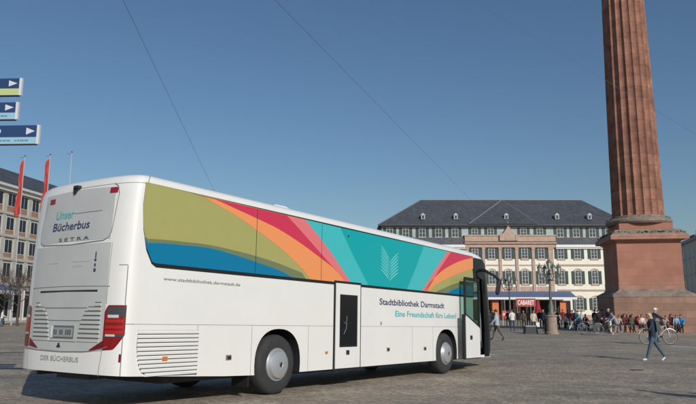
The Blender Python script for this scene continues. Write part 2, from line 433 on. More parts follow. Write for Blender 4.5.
# book emblem: chevrons of an open book
cx = PX(389.3, 265)[0]
for k in range(8):
    zc = 2.27+.066*k; hw, rise = .335, .20+.012*k
    for sgn in (-1, 1):
        if k == 7 and sgn > 0: continue
        q0, q1, tk = [], [], .030
        for i in range(7):
            t = i/6; x = cx+sgn*(.012+hw*t); z = zc+rise*(t**.8)+(.03 if sgn < 0 else 0)*t
            w_ = tk*(1-.55*abs(2*t-1)**3); q0.append((x, z-w_/2)); q1.append((x, z+w_/2))
        side_prism(q0+q1[::-1], .0105, .0122, wb, 9)
dd = [(5.17+.022*math.cos(2*PI*i/10), 3.10+.022*math.sin(2*PI*i/10)) for i in range(10)]
side_prism(dd, .0105, .014, wb, 0)
for x in (2.63, 4.33):
    side_prism([(x, zb+.01), (x+.008, zb+.01), (x+.008, 3.24), (x, 3.24)], .0105, .0118, wb, 0)
band_o = bpart(wb, 'window_band', fm)
# same dark band on the far side
wb2 = MB(); wb2.prism([(.5, 2.1), (12.0, 2.1), (12.0, 3.24), (.25, 3.26)], lambda x, z, t: V((x, 2.55+t, z)), 0, .006)
bpart(wb2, 'window_band', GLASSD)

# panel seams
uS, _ = on_skin(124, 320, .19, 1.2)
sm = MB()
def seam(x0, z0, x1, z1, w_=.007, m=0):
    if abs(x1-x0) > abs(z1-z0): q = [(x0, z0-w_/2), (x1, z1-w_/2), (x1, z1+w_/2), (x0, z0+w_/2)]
    else: q = [(x0-w_/2, z0), (x0+w_/2, z0), (x1+w_/2, z1), (x1-w_/2, z1)]
    side_prism(q, -.001, .0015, sm, m)
seam(.42, 1.215, 4.73, 1.213); sm.tube([bp(uS+(.2-uS)*i/6, 1.215, .001) for i in range(7)], .0045, 5); seam(5.64, 1.213, 11.0, 1.222)
for x, za in ((1.53, .44), (2.62, .37), (4.02, .37), (7.67, .37), (8.66, .37)): seam(x, za, x, 1.211)
for z0, z1 in ((.50, 1.21), (1.225, 2.04)): sm.tube([bp(uS, z0+(z1-z0)*i/8, .001) for i in range(9)], .006, 5)
sm.tube([bp(uS-.035+.0035*i, 2.05, .001) for i in range(0, 11)], .005, 5)
sm.tube([bp(.2, z, .0005) for z in (3.24, 3.30, 3.36, 3.405)], .006, 5)
sm.tube([bp(.0001+.0142*i, 3.272-.004*math.sin(i/14*PI), .0005) for i in range(15)], .004, 5)
bpart(sm, 'panel_seams', SEAM)

# side grille
sv = MB()
gp = [(.47, 1.13), (1.55, 1.13), (1.55, .455), (.72, .475), (.60, .53), (.53, .62), (.49, .75), (.465, .9)]
side_prism(gp, .001, .004, sv, 1)
def grille_x0(z):
    return lerp_t([(.455, .72), (.475, .70), (.53, .60), (.62, .53), (.75, .49), (.9, .47), (1.2, .47)], z)
k = 0; z = .475
while z < 1.12:
    x0 = grille_x0(z+.02)
    sv.add([V((st(x), y, zz)) for x in (x0, 1.55) for y, zz in ((0, z), (-.014, z+.002), (-.018, z+.030), (-.006, z+.047), (0, z+.047))],
           [(0, 1, 2, 3, 4), (9, 8, 7, 6, 5)]+[(i, (i+1) % 5, 5+(i+1) % 5, 5+i) for i in range(5)], 0)
    z += .0605
bpart(sv, 'side_grille', [PAINT, mat('grille_backing', (.10, .10, .10), .7)])
# reflectors and flap handles
AMB, REDL = mat('amber_reflector', (.62, .20, .03), .25), mat('red_lens', (.22, .006, .010), .12, spec=.6, var=.25, scale=14)
WHL, DRED = mat('clear_lens', (.55, .56, .58), .1), mat('dark_red_reflector', (.16, .008, .014), .15)
SMOKE = mat('smoked_lens', (.06, .06, .07), .12)
def sidebox(name, x, z, hx, hz, d, m, parent=None):
    b = MB(); x = st(x); b.box(x-hx, x+hx, -d, .001, z-hz, z+hz); return bpart(b, name, m, parent=parent)
for x, z in ((.98, .72), (4.53, .70)): sidebox('side_reflector', x, z, .045 if x < 2 else .03, .030 if x < 2 else .02, .03, AMB)
BRONZE = mat('bronze_latch', (.20, .15, .10), .4, var=.2)
for x, z in ((2.15, .69), (6.66, .70), (8.26, .68)):
    h = sidebox('luggage_flap_latch', x, z, .06, .04, .010, BRONZE)
    sidebox('latch_pull', x+.01, z-.004, .038, .022, .016, DARKPL, h)
b = MB(); b.lathe([(0, .012), (.035, .012), (.045, 0)], 14, (st(6.38), -.0005, 1.285), 'y'); 
for i, v in enumerate(b.v): b.v[i] = (v[0], -.0005-(v[1]+.0005), v[2])
bpart(b, 'filler_cap', mat('cap_pinkish', (.45, .33, .32), .5))

# middle door
dm = MB()
side_prism([(4.735, .30), (5.635, .30), (5.635, 2.135), (4.735, 2.135)], 0, .012, dm, 1)
side_prism([(4.785, .37), (5.59, .37), (5.59, 2.085), (4.785, 2.085)], .010, .026, dm, 0)
mdoor = bpart(dm, 'door', [PAINT, TRIM])
gm = MB(); side_prism([(4.905, .79), (5.49, .79), (5.49, 1.86), (4.905, 1.86)], .02, .029, gm, 0)
side_prism([(4.945, .83), (5.45, .83), (5.45, 1.82), (4.945, 1.82)], .028, .0305, gm, 1)
bpart(gm, 'door_window', [TRIM, GLASSD], parent=mdoor)
gm = MB(); gm.tube([(5.36, -.036, 1.05), (5.45, -.036, 1.17), (5.47, -.036, 1.42)], .008, 6); gm.tube([(5.36, -.036, 1.3), (5.45, -.036, 1.25)], .008, 6)
bpart(gm, 'grab_rail', mat('rail_dull', (.16, .17, .18), .5), parent=mdoor)
sidebox('door_handle', 5.175, .68, .055, .045, .034, DARKPL, mdoor)

# front door, open, slid back along the flank
D = -.20
fd = MB()
def leafp(poly, t0, t1, mb, m=0): mb.prism(poly, lambda x, z, t: V((x, D-t, z)), t0, t1, m)
leafp([(10.84, .38), (11.04, .38), (11.04, 1.56), (10.84, 1.56)], -.02, .012, fd, 1)  # dark strip standing in for the leaf's shadow on the flank
leafp([(10.98, 1.5), (11.05, 1.5), (11.05, 2.52), (10.98, 2.52)], -.02, .02, fd, 1)
leafp([(10.98, 2.51), (12.02, 2.51), (12.02, 2.59), (11.02, 2.59)], -.02, .02, fd, 1)
leafp([(11.93, 1.15), (12.02, 1.15), (12.02, 2.52), (11.93, 2.52)], -.02, .02, fd, 1)
leafp([(11.02, .38), (11.97, .38), (11.97, 1.20), (11.02, 1.55)], -.01, .026, fd, 0)
leafp([(11.02, 1.54), (11.97, 1.19), (11.97, 1.235), (11.02, 1.585)], -.01, .030, fd, 1)
leafp([(10.86, .355), (12.0, .355), (12.0, .382), (10.86, .382)], -.01, .026, fd, 1)
fdoor = bpart(fd, 'door', [PAINT, TRIM])
gl = bpy.data.materials.new('clear_green_glass'); gl.use_nodes = True
nt = gl.node_tree; nt.nodes.remove(nt.nodes['Principled BSDF'])
ma, tr, gs = nt.nodes.new('ShaderNodeMixShader'), nt.nodes.new('ShaderNodeBsdfTransparent'), nt.nodes.new('ShaderNodeBsdfGlossy')
tr.inputs[0].default_value = (.62, .78, .73, 1); gs.inputs['Roughness'].default_value = .03; ma.inputs[0].default_value = .074
nt.links.new(tr.outputs[0], ma.inputs[1]); nt.links.new(gs.outputs[0], ma.inputs[2]); nt.links.new(ma.outputs[0], nt.nodes['Material Output'].inputs[0])
GCLEAR = gl
gm = MB(); leafp([(11.05, 1.58), (11.93, 1.245), (11.93, 2.51), (11.05, 2.51)], 0, .006, gm); bpart(gm, 'door_window', GCLEAR, parent=fdoor)
gm = MB(); leafp([(11.28, .88), (11.41, .88), (11.41, .99), (11.28, .99)], .024, .04, gm); bpart(gm, 'door_handle', DARKPL, parent=fdoor)
gm = MB()
for z in (.7, 2.2): gm.tube([(11.85, D+.02, z), (12.05, D+.08, z), (12.2, .05, z)], .02, 8)
bpart(gm, 'door_arm', DARKPL, parent=fdoor)

# dark front: header above the doorway, corner posts, windscreen
fm_ = MB()
def patch(mb, u0, u1, z0, z1, off, m=0, side=1, k=10, thick=.01):
    vs, fs = [], []
    for i in range(k+1):
        u = u0+(u1-u0)*i/k
        a0 = z0(u) if callable(z0) else z0; a1 = z1(u) if callable(z1) else z1
        for j in range(5):
            z = a0+(a1-a0)*j/4; vs.append(bp(u, z, off, side))
        vs.append(bp(u, a1, off-thick, side)); vs.append(bp(u, a0, off-thick, side))
    for i in range(k):
        for j in range(7):
            a, b = i*7+j, i*7+(j+1) % 7
            fs.append((a, b, b+7, a+7))
    fs += [list(range(6, -1, -1)), [k*7+j for j in range(7)]]
    mb.add(vs, fs, m)
def side_u(x, z):
    x0, x1 = lerp_t(XR, z)+RA, lerp_t(XF, z)-AF; return .2+.6*(x-x0)/(x1-x0)
ux = side_u(12.03, 2.9)
patch(fm_, ux, 1.0, 2.64, 3.235, .006, 0, 1, 16); patch(fm_, .78, 1.0, 2.64, 3.235, .006, 0, -1, 16)
ud = .79
patch(fm_, ud, 1.0, .36, 1.10, .006, 0, 1, 14); patch(fm_, .70, 1.0, .62, 1.10, .006, 0, -1, 14); patch(fm_, ud, .93, 1.10, 2.64, .006, 0, 1, 10); patch(fm_, ud, .90, 1.12, 2.64, .006, 0, -1, 8)  # lower panels: shade on the white bumper put in as dark colour
bpart(fm_, 'front_mask_bumper_shade', GLASSD, smooth=30)
ws = MB()
vs = []
ks = 12
for i in range(ks+1):
    u = .90+.1*i/ks
    for z in (1.10, 1.6, 2.1, 2.65): vs.append(bp(u, z, -.006, 1))
for i in range(ks-1, -1, -1):
    u = .90+.1*i/ks
    for z in (1.10, 1.6, 2.1, 2.65): vs.append(bp(u, z, -.006, -1))
ws.add(vs, [(i*4+j, i*4+j+1, i*4+j+5, i*4+j+4) for i in range(2*ks) for j in range(3)])
bpart(ws, 'windscreen', GCLEAR, smooth=40)
inn = MB(); inn.box(12.05, 12.95, .10, 1.0, .61, .80); inn.box(11.7, 12.05, .08, 1.2, .61, 1.0); bpart(inn, 'entry_steps', INTER)
inn = MB(); inn.box(12.6, 13.05, 1.0, 2.3, .7, 1.25); bpart(inn, 'dashboard', DARKPL)
inn = MB(); inn.tube([(12.9, .15, .7), (12.9, .15, 2.3)], .022, 8); inn.tube([(12.1, .9, .8), (12.1, .9, 2.9)], .02, 8); bpart(inn, 'hand_rail', STEEL)
ds = MB(); ds.box(11.8, 12.2, 1.5, 2.0, .95, 1.1); ds.box(11.68, 11.8, 1.5, 2.0, 1.05, 1.9); bpart(ds, 'driver_seat', INTER)
for s_ in (1, -1):
    hl = MB(); patch(hl, .87, .94, .72, .95, .012, 0, s_, 6); bpart(hl, 'headlight', WHL, smooth=30)
# mirrors
mr = MB(); mr.tube([(12.75, .10, 2.92), (12.72, -.10, 2.90), (12.70, -.20, 2.84), (12.95, -.29, 2.76), (13.28, -.31, 2.66), (13.34, -.31, 2.58)], [.055, .05, .045, .04, .04, .035], 8)
mo = bpart(mr, 'mirror_arm', DARKPL, 40)
mh = MB(); mh.tube([(13.32, -.31, 2.66), (13.33, -.31, 2.60), (13.26, -.305, 2.40), (13.17, -.30, 2.25), (13.14, -.30, 2.20)], [(.03, .05), (.05, .10), (.055, .13), (.05, .11), (.03, .05)], 10)
bpart(mh, 'mirror_head', DARKPL, 40, mo)
mr = MB(); mr.tube([(12.8, 2.45, 2.86), (13.1, 2.72, 2.85), (13.4, 2.85, 2.6)], .05, 8); mr.tube([(13.4, 2.85, 2.62), (13.3, 2.85, 2.2)], [(.07, .12), (.07, .12)], 8); bpart(mr, 'mirror_arm', DARKPL, 40)

# wheels
def wheel(xw, right=True, dual=False):
    s_ = -1 if right else 1
    y0 = .035 if right else 2.515
    root = MB(); r0 = .525
    prof = [(.29, .0), (.33, .012), (.40, .018), (.47, .012), (.505, -.015), (.525, -.05), (.525, -.235), (.50, -.28), (.40, -.29), (.28, -.28)]
    root.lathe([(r, y0+s_*h) for r, h in prof], 48, (xw, 0, .525), 'y')
    t = bpart(root, 'wheel', TYRE, 35)
    rim = MB(); rim.lathe([(.293, y0-s_*.02), (.292, y0+s_*.012), (.283, y0+s_*.024), (.268, y0+s_*.018), (.262, y0+s_*.028), (.235, y0+s_*.075), (.17, y0+s_*.10), (.085, y0+s_*.108), (.05, y0+s_*.108), (.045, y0+s_*.102), (.001, y0+s_*.102)], 40, (xw, 0, .525), 'y')
    rm = bpart(rim, 'rim', HUB, 30, t)
    cp = MB(); cp.ell((xw+.0, y0+s_*.108, .525), (.034, .012, .042), 10, 6); bpart(cp, 'hub_cap', DARKPL, 60, rm)
for xw in (XRW, XFW): wheel(xw, True); wheel(xw, False)
un = MB(); un.box(.9, 2.5, .25, 2.3, .33, .52); un.box(4.1, 9.4, .3, 2.25, .30, .50); un.box(11.0, 12.9, .4, 2.2, .30, .46); un.box(3.27, 3.41, .4, 2.1, .45, .6); un.box(10.18, 10.32, .4, 2.1, .45, .6)
bpart(un, 'underbody', DARKPL)
fl = MB(); fl.box(2.60, 2.64, .05, .42, .18, .42); bpart(fl, 'mud_flap', TRIM)
# roof hatch / vent
rh = MB(); rh.prism([(3.72, 3.44), (4.46, 3.44), (4.44, 3.60), (4.32, 3.625), (4.0, 3.62), (3.80, 3.55)], lambda x, z, t: V((x, t, z)), .75, 1.8)
rh.box(4.12, 4.26, .735, .752, 3.51, 3.57, 1)
bpart(rh, 'roof_vent', [PAINT, DARKPL])
rh = MB(); rh.box(6.5, 9.8, .7, 1.85, 3.44, 3.53); bpart(rh, 'roof_unit', PAINT)

# lettering on the side
INDIGO, TEALTX, GREYTX = mat('lettering_indigo', lin(58, 62, 104), .4), mat('lettering_teal', lin(70, 176, 180), .4), mat('lettering_grey', lin(120, 122, 122), .5)
sidefn = lambda X0, Z0: (lambda x, y: V((st(X0+x), -.0035, Z0+y)))
text('Stadtbibliothek Darmstadt', 'lettering', INDIGO, bus, sidefn(6.32, 1.70), 2.95, .145, .017)
text('Eine Freundschaft fürs Leben!', 'lettering', TEALTX, bus, sidefn(6.95, 1.445), 2.98, .14, .013)
text('www.stadtbibliothek.darmstadt.de', 'lettering', GREYTX, bus, sidefn(.885, 1.865), 1.44, .052, .012)

# rear face
def rear_line(mb, pts, r_=.005, m=0, k=10, off=.0015):
    q = []
    for (ya, za), (yb, zb_) in zip(pts, pts[1:]):
        for i in range(k): q.append(rp(ya+(yb-ya)*i/k, za+(zb_-za)*i/k, off))
    q.append(rp(*pts[-1], off)); mb.tube(q, r_, 5, m)
def rear_patch(mb, y0, y1, z0, z1, off, m=0, k=12, thick=.012, NZ=4):
    vs, fs = [], []; Q = NZ+2
    for i in range(k+1):
        y = y0+(y1-y0)*i/k
        a0 = z0(y) if callable(z0) else z0; a1 = z1(y) if callable(z1) else z1
        for j in range(NZ): vs.append(rp(y, a0+(a1-a0)*j/(NZ-1), off))
        vs.append(rp(y, a1, off-thick)); vs.append(rp(y, a0, off-thick))
    for i in range(k):
        for j in range(Q): a, b = i*Q+j, i*Q+(j+1) % Q; fs.append((a, b, b+Q, a+Q))
    fs += [list(range(Q-1, -1, -1)), [k*Q+j for j in range(Q)]]
    mb.add(vs, fs, m)
DUSTY = mat('dusty_rear_film', (.52, .525, .51), .45, var=.05, scale=1.5)
rt = MB(); rear_patch(rt, .37, 2.13, lambda y: 2.44+.0*y, lambda y: 3.25-.03*abs(y-1.275), .0005, 0, 40, .012, 14); bpart(rt, 'rear_window', DUSTY, 40)
rt = MB(); rear_patch(rt, .345, 2.205, lambda y: .835-.03*(1-abs(y-1.275)/.93), lambda y: 2.385, .0005, 0, 40, .012, 20); bpart(rt, 'engine_lid', DUSTY, 40)
rs = MB()
rear_line(rs, [(2.06, 3.10), (2.13, 2.75), (2.15, 2.55), (2.13, 2.47), (2.05, 2.42), (1.275, 2.39), (.50, 2.42), (.41, 2.46), (.36, 2.54), (.33, 2.8), (.30, 3.12), (.34, 3.23), (.42, 3.275)], .0055)
rear_line(rs, [(.30, 1.747), (.8, 1.755), (1.27, 1.76), (1.75, 1.755), (2.22, 1.747)], .004)
rear_line(rs, [(2.42, .87), (2.3, .83), (1.9, .81), (1.275, .80), (.75, .815), (.565, .83), (.336, .875), (.26, .90)], .006)
rear_line(rs, [(.32, 2.38), (.335, 1.5)], .003); rear_line(rs, [(2.23, 2.38), (2.215, 1.5)], .003)
rear_line(rs, [(.345, .87), (.39, .49)], .004); rear_line(rs, [(2.2, .86), (2.16, .5)], .003)
rear_line(rs, [(.72, 1.44), (1.80, 1.44)], .006); rear_line(rs, [(.84, 1.255), (1.68, 1.255)], .005)
rear_line(rs, [(.92, .95), (1.62, .95)], .005)
bpart(rs, 'rear_seams', SEAM)
sl_ = MB(); rear_patch(sl_, .53, 1.96, lambda y: 1.680-.012*abs(y-1.24), lambda y: 1.700-.002*abs(y-1.24), .004, 0); bpart(sl_, 'ventilation_slot', DARKPL)
# engine grilles left and right of the lid
for side in (0, 1):
    gr = MB()
    fy = (lambda a: a) if side == 0 else (lambda a: 2.50-a)
    def inner(z): return lerp_t([(.93, .90), (1.234, .84), (1.39, .75), (1.47, .60), (1.53, .45)], z)
    z = .955
    while z < 1.52:
        ya, yb = .43, inner(z+.02)
        if yb > ya+.04:
            rear_patch(gr, fy(ya), fy(yb), z+.040, z+.056, .0035, 1, 6)
            rear_patch(gr, fy(ya), fy(yb), z, z+.042, .010, 0, 6, .012)
        z += .064
    bpart(gr, 'engine_grille', [DUSTY, mat('grille_backing', (.10, .10, .10), .7)])
# lights
ul, _ = on_skin(103.5, 330, .15, 1.1)
uR, _ = on_skin(126.6, 310, .19, 1.4)
tl_top = lambda u: 1.478-.10*max(0, 1-(u-ul)/(.012))**2
def tl_bot(u):
    t = (u-ul)/(uR-ul); return .845+.03*t+.19*max(0, (t-.45)/.55)**1.1
for side in (1, -1):
    t = MB(); patch(t, ul, uR, tl_bot, tl_top, .006, 0, side, 14, .02)
    tail = bpart(t, 'tail_light', REDL, 30)
    f_ = lambda a: ul+(uR-ul)*a
    t = MB(); patch(t, f_(.12), f_(.97), 1.325, lambda u: min(tl_top(u)-.018, 1.455), .009, 0, side, 8); bpart(t, 'smoked_lens', SMOKE, 30, tail)
    t = MB(); patch(t, f_(.14), f_(.62), 1.30, 1.342, .011, 0, side, 6); bpart(t, 'reversing_lens', WHL, 30, tail)
    t = MB(); patch(t, f_(.05), f_(.95), 1.035, 1.075, .009, 0, side, 6); patch(t, f_(.1), f_(.5), 1.04, 1.07, .011, 1, side, 6); bpart(t, 'lens_bar', [SMOKE, WHL], 30, tail)
    t = MB()
    for zc in (1.255, 1.17, 1.10): patch(t, f_(.08), f_(.9), zc-.022, zc+.022, .012, 0, side, 8)
    bpart(t, 'lamp_ring', mat('bright_red_lens', (.45, .010, .012), .1, spec=.7), 30, tail)
    # small reflector at the lid's lower corner
    t = MB(); yf = (lambda a: a) if side == 1 else (lambda a: 2.50-a)
    rear_patch(t, yf(.335), yf(.60), lambda y: .865-.03*min(1, abs((y if side == 1 else 2.50-y)-.335)/.25), lambda y: .985-.52*((y if side == 1 else 2.50-y)-.335), .005, 0, 6)
    bpart(t, 'corner_reflector', DRED)
    t = MB(); y0 = .41 if side == 1 else 1.92
    zl_ = 3.17 if side == 1 else 3.12
    rear_patch(t, y0-.072, y0+.072, zl_-.04, zl_+.04, .008, 0, 5); bpart(t, 'upper_light', mat('dull_red_lens', (.30, .015, .03), .3))
t = MB(); patch(t, uS-.010, uS-.001, .69, .80, .008, 0, 1, 3); bpart(t, 'corner_marker_light', DRED)
# number plate
t = MB(); rear_patch(t, .985, 1.545, .990, 1.180, .004, 0); pr_ = bpart(t, 'plate_recess', mat('recess_grey', (.14, .15, .15), .6))
t = MB(); rear_patch(t, 1.01, 1.50, 1.015, 1.150, .010, 0, 6); pl = bpart(t, 'number_plate', mat('plate_white', (.33, .35, .35), .4), parent=pr_)
t = MB(); rear_patch(t, 1.50, 1.545, 1.0, 1.175, .012, 0, 2); bpart(t, 'recess_bevel', PAINT, parent=pr_)
for i, ww in enumerate((.045, .045, .0, .05, .045, .0, .045, .05, .045)):
    if ww: t = MB(); rear_patch(t, 1.475-i*.05-ww*.75, 1.475-i*.05, 1.045, 1.12, .0115, 0, 2, .003); bpart(t, 'plate_character', mat('plate_ink', (.10, .11, .12), .5), parent=pl)
t = MB(); rear_patch(t, 1.29, 1.37, .86, .89, .006, 0, 4); rear_patch(t, 1.31, 1.35, .888, .925, .005, 0, 4); bpart(t, 'lid_latch', DARKPL)
# camera above the rear window
t = MB(); p0 = rp(1.27, 3.29)
t.obox(p0+V((-.02, 0, .0)), (.05, 0, 0), (0, .055, 0), (0, 0, .022)); t.obox(p0+V((-.045, .045, -.05)), (.014, 0, 0), (0, .018, -.014), (0, .014, .045)); t.tube([p0+V((-.06, 0, 0)), p0+V((-.085, 0, -.006))], .020, 10)
bpart(t, 'rear_camera', DARKPL)
t = MB(); t.box(.1, .9, .9, 1.7, .40, .52); t.tube([(.02, 2.1, .45), (.4, 2.1, .45)], .03, 8); bpart(t, 'tow_mount', DARKPL)
rearfn = lambda Y0, Z0, sx=-1: (lambda x, y: rp(Y0-x, Z0+y, .003))
text('Unser', 'lettering', TEALTX, bus, rearfn(1.75, 2.81), .48, .140, .010, .12)
text('Bücherbus', 'lettering', INDIGO, bus, rearfn(1.80, 2.625), .95, .132, .016, .12)
t = MB(); rear_patch(t, .60, 1.26, 2.868, 2.877, .002, 0, 6, .001); bpart(t, 'small_print', GREYTX)
text('S E T R A', 'lettering', mat('lettering_dark', lin(88, 90, 94), .4), bus, rearfn(1.59, 2.45), .76, .055, .02)
text('DER BÜCHERBUS', 'lettering', mat('lettering_pale_grey', (.33, .33, .33), .5), bus, rearfn(1.77, .665), .95, .072, .008)
t = MB()
for i, (hh, ww) in enumerate(((.085, .022), (.04, .04), (.045, .03), (.05, .045))):
    zc = 2.21-.075*i
    t = MB(); rear_patch(t, .63-ww*.5, .63+ww*.5, zc-hh/2, zc+hh/2, .003, 0, 2, .002); bpart(t, 'library_emblem', INDIGO)
t = MB()
for y0, y1, z in ((.73, 1.16, 2.12), (.905, 1.15, 2.05), (1.52, 1.82, 2.115)): rear_patch(t, y0, y1, z, z+.012, .002, 0, 4, .001)
bpart(t, 'small_print', mat('small_print_grey', (.48, .49, .49), .6))
#SPLIT
# ------------------------------------------------------------------ stone and building materials
def masonry(name, col, var, joint, bw, bh, mortar=.012, vscale=.7, rough=.8, axis='xz', streak=.2):
    m = bpy.data.materials.new(name); m.use_nodes = True; nt = m.node_tree; N, L = nt.nodes, nt.links
    b = N['Principled BSDF']; b.inputs['Roughness'].default_value = rough; b.inputs['Specular IOR Level'].default_value = .25
    tc = N.new('ShaderNodeTexCoord'); sp = N.new('ShaderNodeSeparateXYZ'); L.new(tc.outputs['Object'], sp.inputs[0])
    ad = N.new('ShaderNodeMath'); ad.operation = 'ADD'; L.new(sp.outputs[0], ad.inputs[0]); L.new(sp.outputs[1], ad.inputs[1])
    cb = N.new('ShaderNodeCombineXYZ'); L.new(ad.outputs[0], cb.inputs[0]); L.new(sp.outputs[2], cb.inputs[1])
    bt = N.new('ShaderNodeTexBrick'); L.new(cb.outputs[0], bt.inputs[0])
    bt.inputs['Scale'].default_value = 1; bt.inputs['Brick Width'].default_value = bw; bt.inputs['Row Height'].default_value = bh
    bt.inputs['Mortar Size'].default_value = mortar; bt.inputs['Mortar Smooth'].default_value = .3; bt.inputs['Bias'].default_value = 0
    bt.inputs[1].default_value = (*[c*(1-var) for c in col], 1); bt.inputs[2].default_value = (*[min(1, c*(1+var)) for c in col], 1)
    bt.inputs[3].default_value = (*joint, 1)
    n = N.new('ShaderNodeTexNoise'); n.inputs['Scale'].default_value = vscale; n.inputs['Detail'].default_value = 8; n.inputs['Roughness'].default_value = .65
    L.new(tc.outputs['Object'], n.inputs['Vector'])
    r = N.new('ShaderNodeValToRGB'); r.color_ramp.elements[0].position = .3; r.color_ramp.elements[1].position = .7
    r.color_ramp.elements[0].color = (1-streak, 1-streak, 1-streak, 1); r.color_ramp.elements[1].color = (1+streak*.6,)*3+(1,)
    L.new(n.outputs[0], r.inputs[0])
    mx = N.new('ShaderNodeMix'); mx.data_type = 'RGBA'; mx.blend_type = 'MULTIPLY'; mx.inputs[0].default_value = 1
    L.new(bt.outputs[0], mx.inputs[6]); L.new(r.outputs[0], mx.inputs[7]); L.new(mx.outputs[2], b.inputs['Base Color'])
    bp_ = N.new('ShaderNodeBump'); bp_.inputs['Strength'].default_value = .4; bp_.inputs['Distance'].default_value = .03; bp_.invert = True
    L.new(bt.outputs['Fac'], bp_.inputs['Height']); L.new(bp_.outputs[0], b.inputs['Normal'])
    return m
CREAM = mat('cream_render', (.80, .77, .66), .85, var=.07, scale=.5)
PINK = mat('pink_sandstone', (.46, .325, .255), .85, var=.15, scale=1.5)
REDST = mat('red_sandstone_trim', (.37, .19, .135), .85, var=.2, scale=1.6)
SLATE = masonry('roof_slates', (.085, .092, .106), .2, (.055, .06, .068), .32, .24, .012, .25, .6, streak=.18)
LSLATE = masonry('slate_hung_wall', (.42, .48, .49), .10, (.31, .36, .37), .4, .3, .012, .5, .7)
SHUT = mat('green_shutter', (.018, .042, .034), .55, var=.2, scale=2)
WHITEP = mat('white_joinery', (.72, .72, .69), .5)
WGLASS = mat('window_glass', (.055, .07, .085), .08, spec=.6, var=.5, scale=.35)
LEAD = mat('lead_flashing', (.20, .21, .215), .5, var=.1)
DARKIN = mat('dark_interior', (.018, .017, .016), .8)
ORANGEP = mat('orange_panel', (.62, .17, .06), .6)
REDFLAG = mat('red_cloth', (.46, .05, .04), .75, var=.12, scale=2)
STONERED = masonry('red_sandstone_blocks', (.375, .175, .122), .07, (.31, .15, .11), 1.45, .62, .008, .8, .85, streak=.16)
STONESH = masonry('red_sandstone_drums', (.32, .155, .108), .18, (.19, .095, .07), 50, .95, .018, 1.2, .85, streak=.42)
STONEGR = mat('weathered_grey_stone', (.245, .19, .155), .9, var=.35, scale=2.2, bump=.4, bscale=9)
STONEBR = masonry('brownish_plinth_blocks', (.31, .185, .135), .14, (.22, .13, .10), 1.7, .55, .010, .9, .85, streak=.22)
GREYST = mat('grey_stone', (.30, .27, .235), .85, var=.25, scale=4, bump=.3)

# ------------------------------------------------------------------ column monument
cy_ = 52.0
FL, FR = on_plane(617.5, 262, V((0, cy_, 0)), V((0, 1, 0))), None
ang = R(-9)
ex, ey = V((math.cos(ang), math.sin(ang), 0)), V((-math.sin(ang), math.cos(ang), 0))
# width from the right front edge at px 683
lo, hi = 3., 9.
def scrx(p):
    p = p-V((0, 0, CAMZ)); d = p.y*CP+p.z*SP; return 348+F*p.x/d
def scry(p):
    p = p-V((0, 0, CAMZ)); d = p.y*CP+p.z*SP; return 202-F*(-p.y*SP+p.z*CP)/d
for _ in range(40):
    m_ = (lo+hi)/2
    if scrx(FL+ex*m_) < 682.5: lo = m_
    else: hi = m_
PW = lo
ctr = FL+ex*PW/2+ey*PW/2; ctr.z = 0
def zat(py, face=0.):                    # height on the front face plane of the pedestal whose pixel row is py
    p = on_plane(650, py, ctr-ey*(PW/2+face), ey); return p.z
mon = thing('column_monument', 'tall fluted red sandstone column on a square pedestal with stepped plinth', 'column monument', tuple(ctr), ang)
def sq(mb, h, z0, z1, m=0, h2=None):
    h2 = h if h2 is None else h2
    mb.add([(x*h, y*h, z0) for x, y in ((-1, -1), (1, -1), (1, 1), (-1, 1))]+[(x*h2, y*h2, z1) for x, y in ((-1, -1), (1, -1), (1, 1), (-1, 1))],
           [(3, 2, 1, 0), (4, 5, 6, 7), (0, 1, 5, 4), (1, 2, 6, 5), (2, 3, 7, 6), (3, 0, 4, 7)], m)
hp = PW/2
zA, zB, zC, zD, zE = zat(297, .35), zat(289), zat(281.5), zat(241), zat(236.5, .5)
zF, zG, zH, zI = zat(231, .5), zat(229.5, .2), zat(222, .2), zat(214.5)
b = MB(); sq(b, hp+1.0, 0, .55); b.build('step', STONEBR, mon)
b = MB(); sq(b, hp+.60, .553, zA, 0); b.build('plinth', STONEBR, mon)
b = MB(); sq(b, hp+.64, zA+.003, zA+.22); sq(b, hp+.60, zA+.22, zA+.5, 0, hp+.12); sq(b, hp+.08, zA+.5, zB); b.build('base_moulding', STONEGR, mon)
b = MB(); sq(b, hp+.02, zB+.003, zC); b.build('lower_course', masonry('pale_red_course', (.36, .19, .14), .08, (.27, .14, .10), 1.6, .6, .01, .8, .85), mon)
b = MB(); sq(b, hp, zC+.003, zD); b.build('pedestal', STONERED, mon)
b = MB(); sq(b, hp+.06, zD+.003, zD+.12, 0, hp+.25); sq(b, hp+.50, zD+.123, zE+.05); sq(b, hp+.52, zE+.053, zE+.19, 0, hp+.45); b.build('cornice', REDST, mon)
b = MB(); sq(b, hp+.42, zE+.193, zF, 0, hp+.2); sq(b, hp+.2, zF+.002, zF+.2, 0, hp+.02); b.build('mossy_ledge', STONEGR, mon)
# a fringe of weeds on the ledges
sqw = hp*.80
b = MB(); sq(b, sqw+.1, zF+.203, zH); b.build('upper_plinth', STONERED, mon)
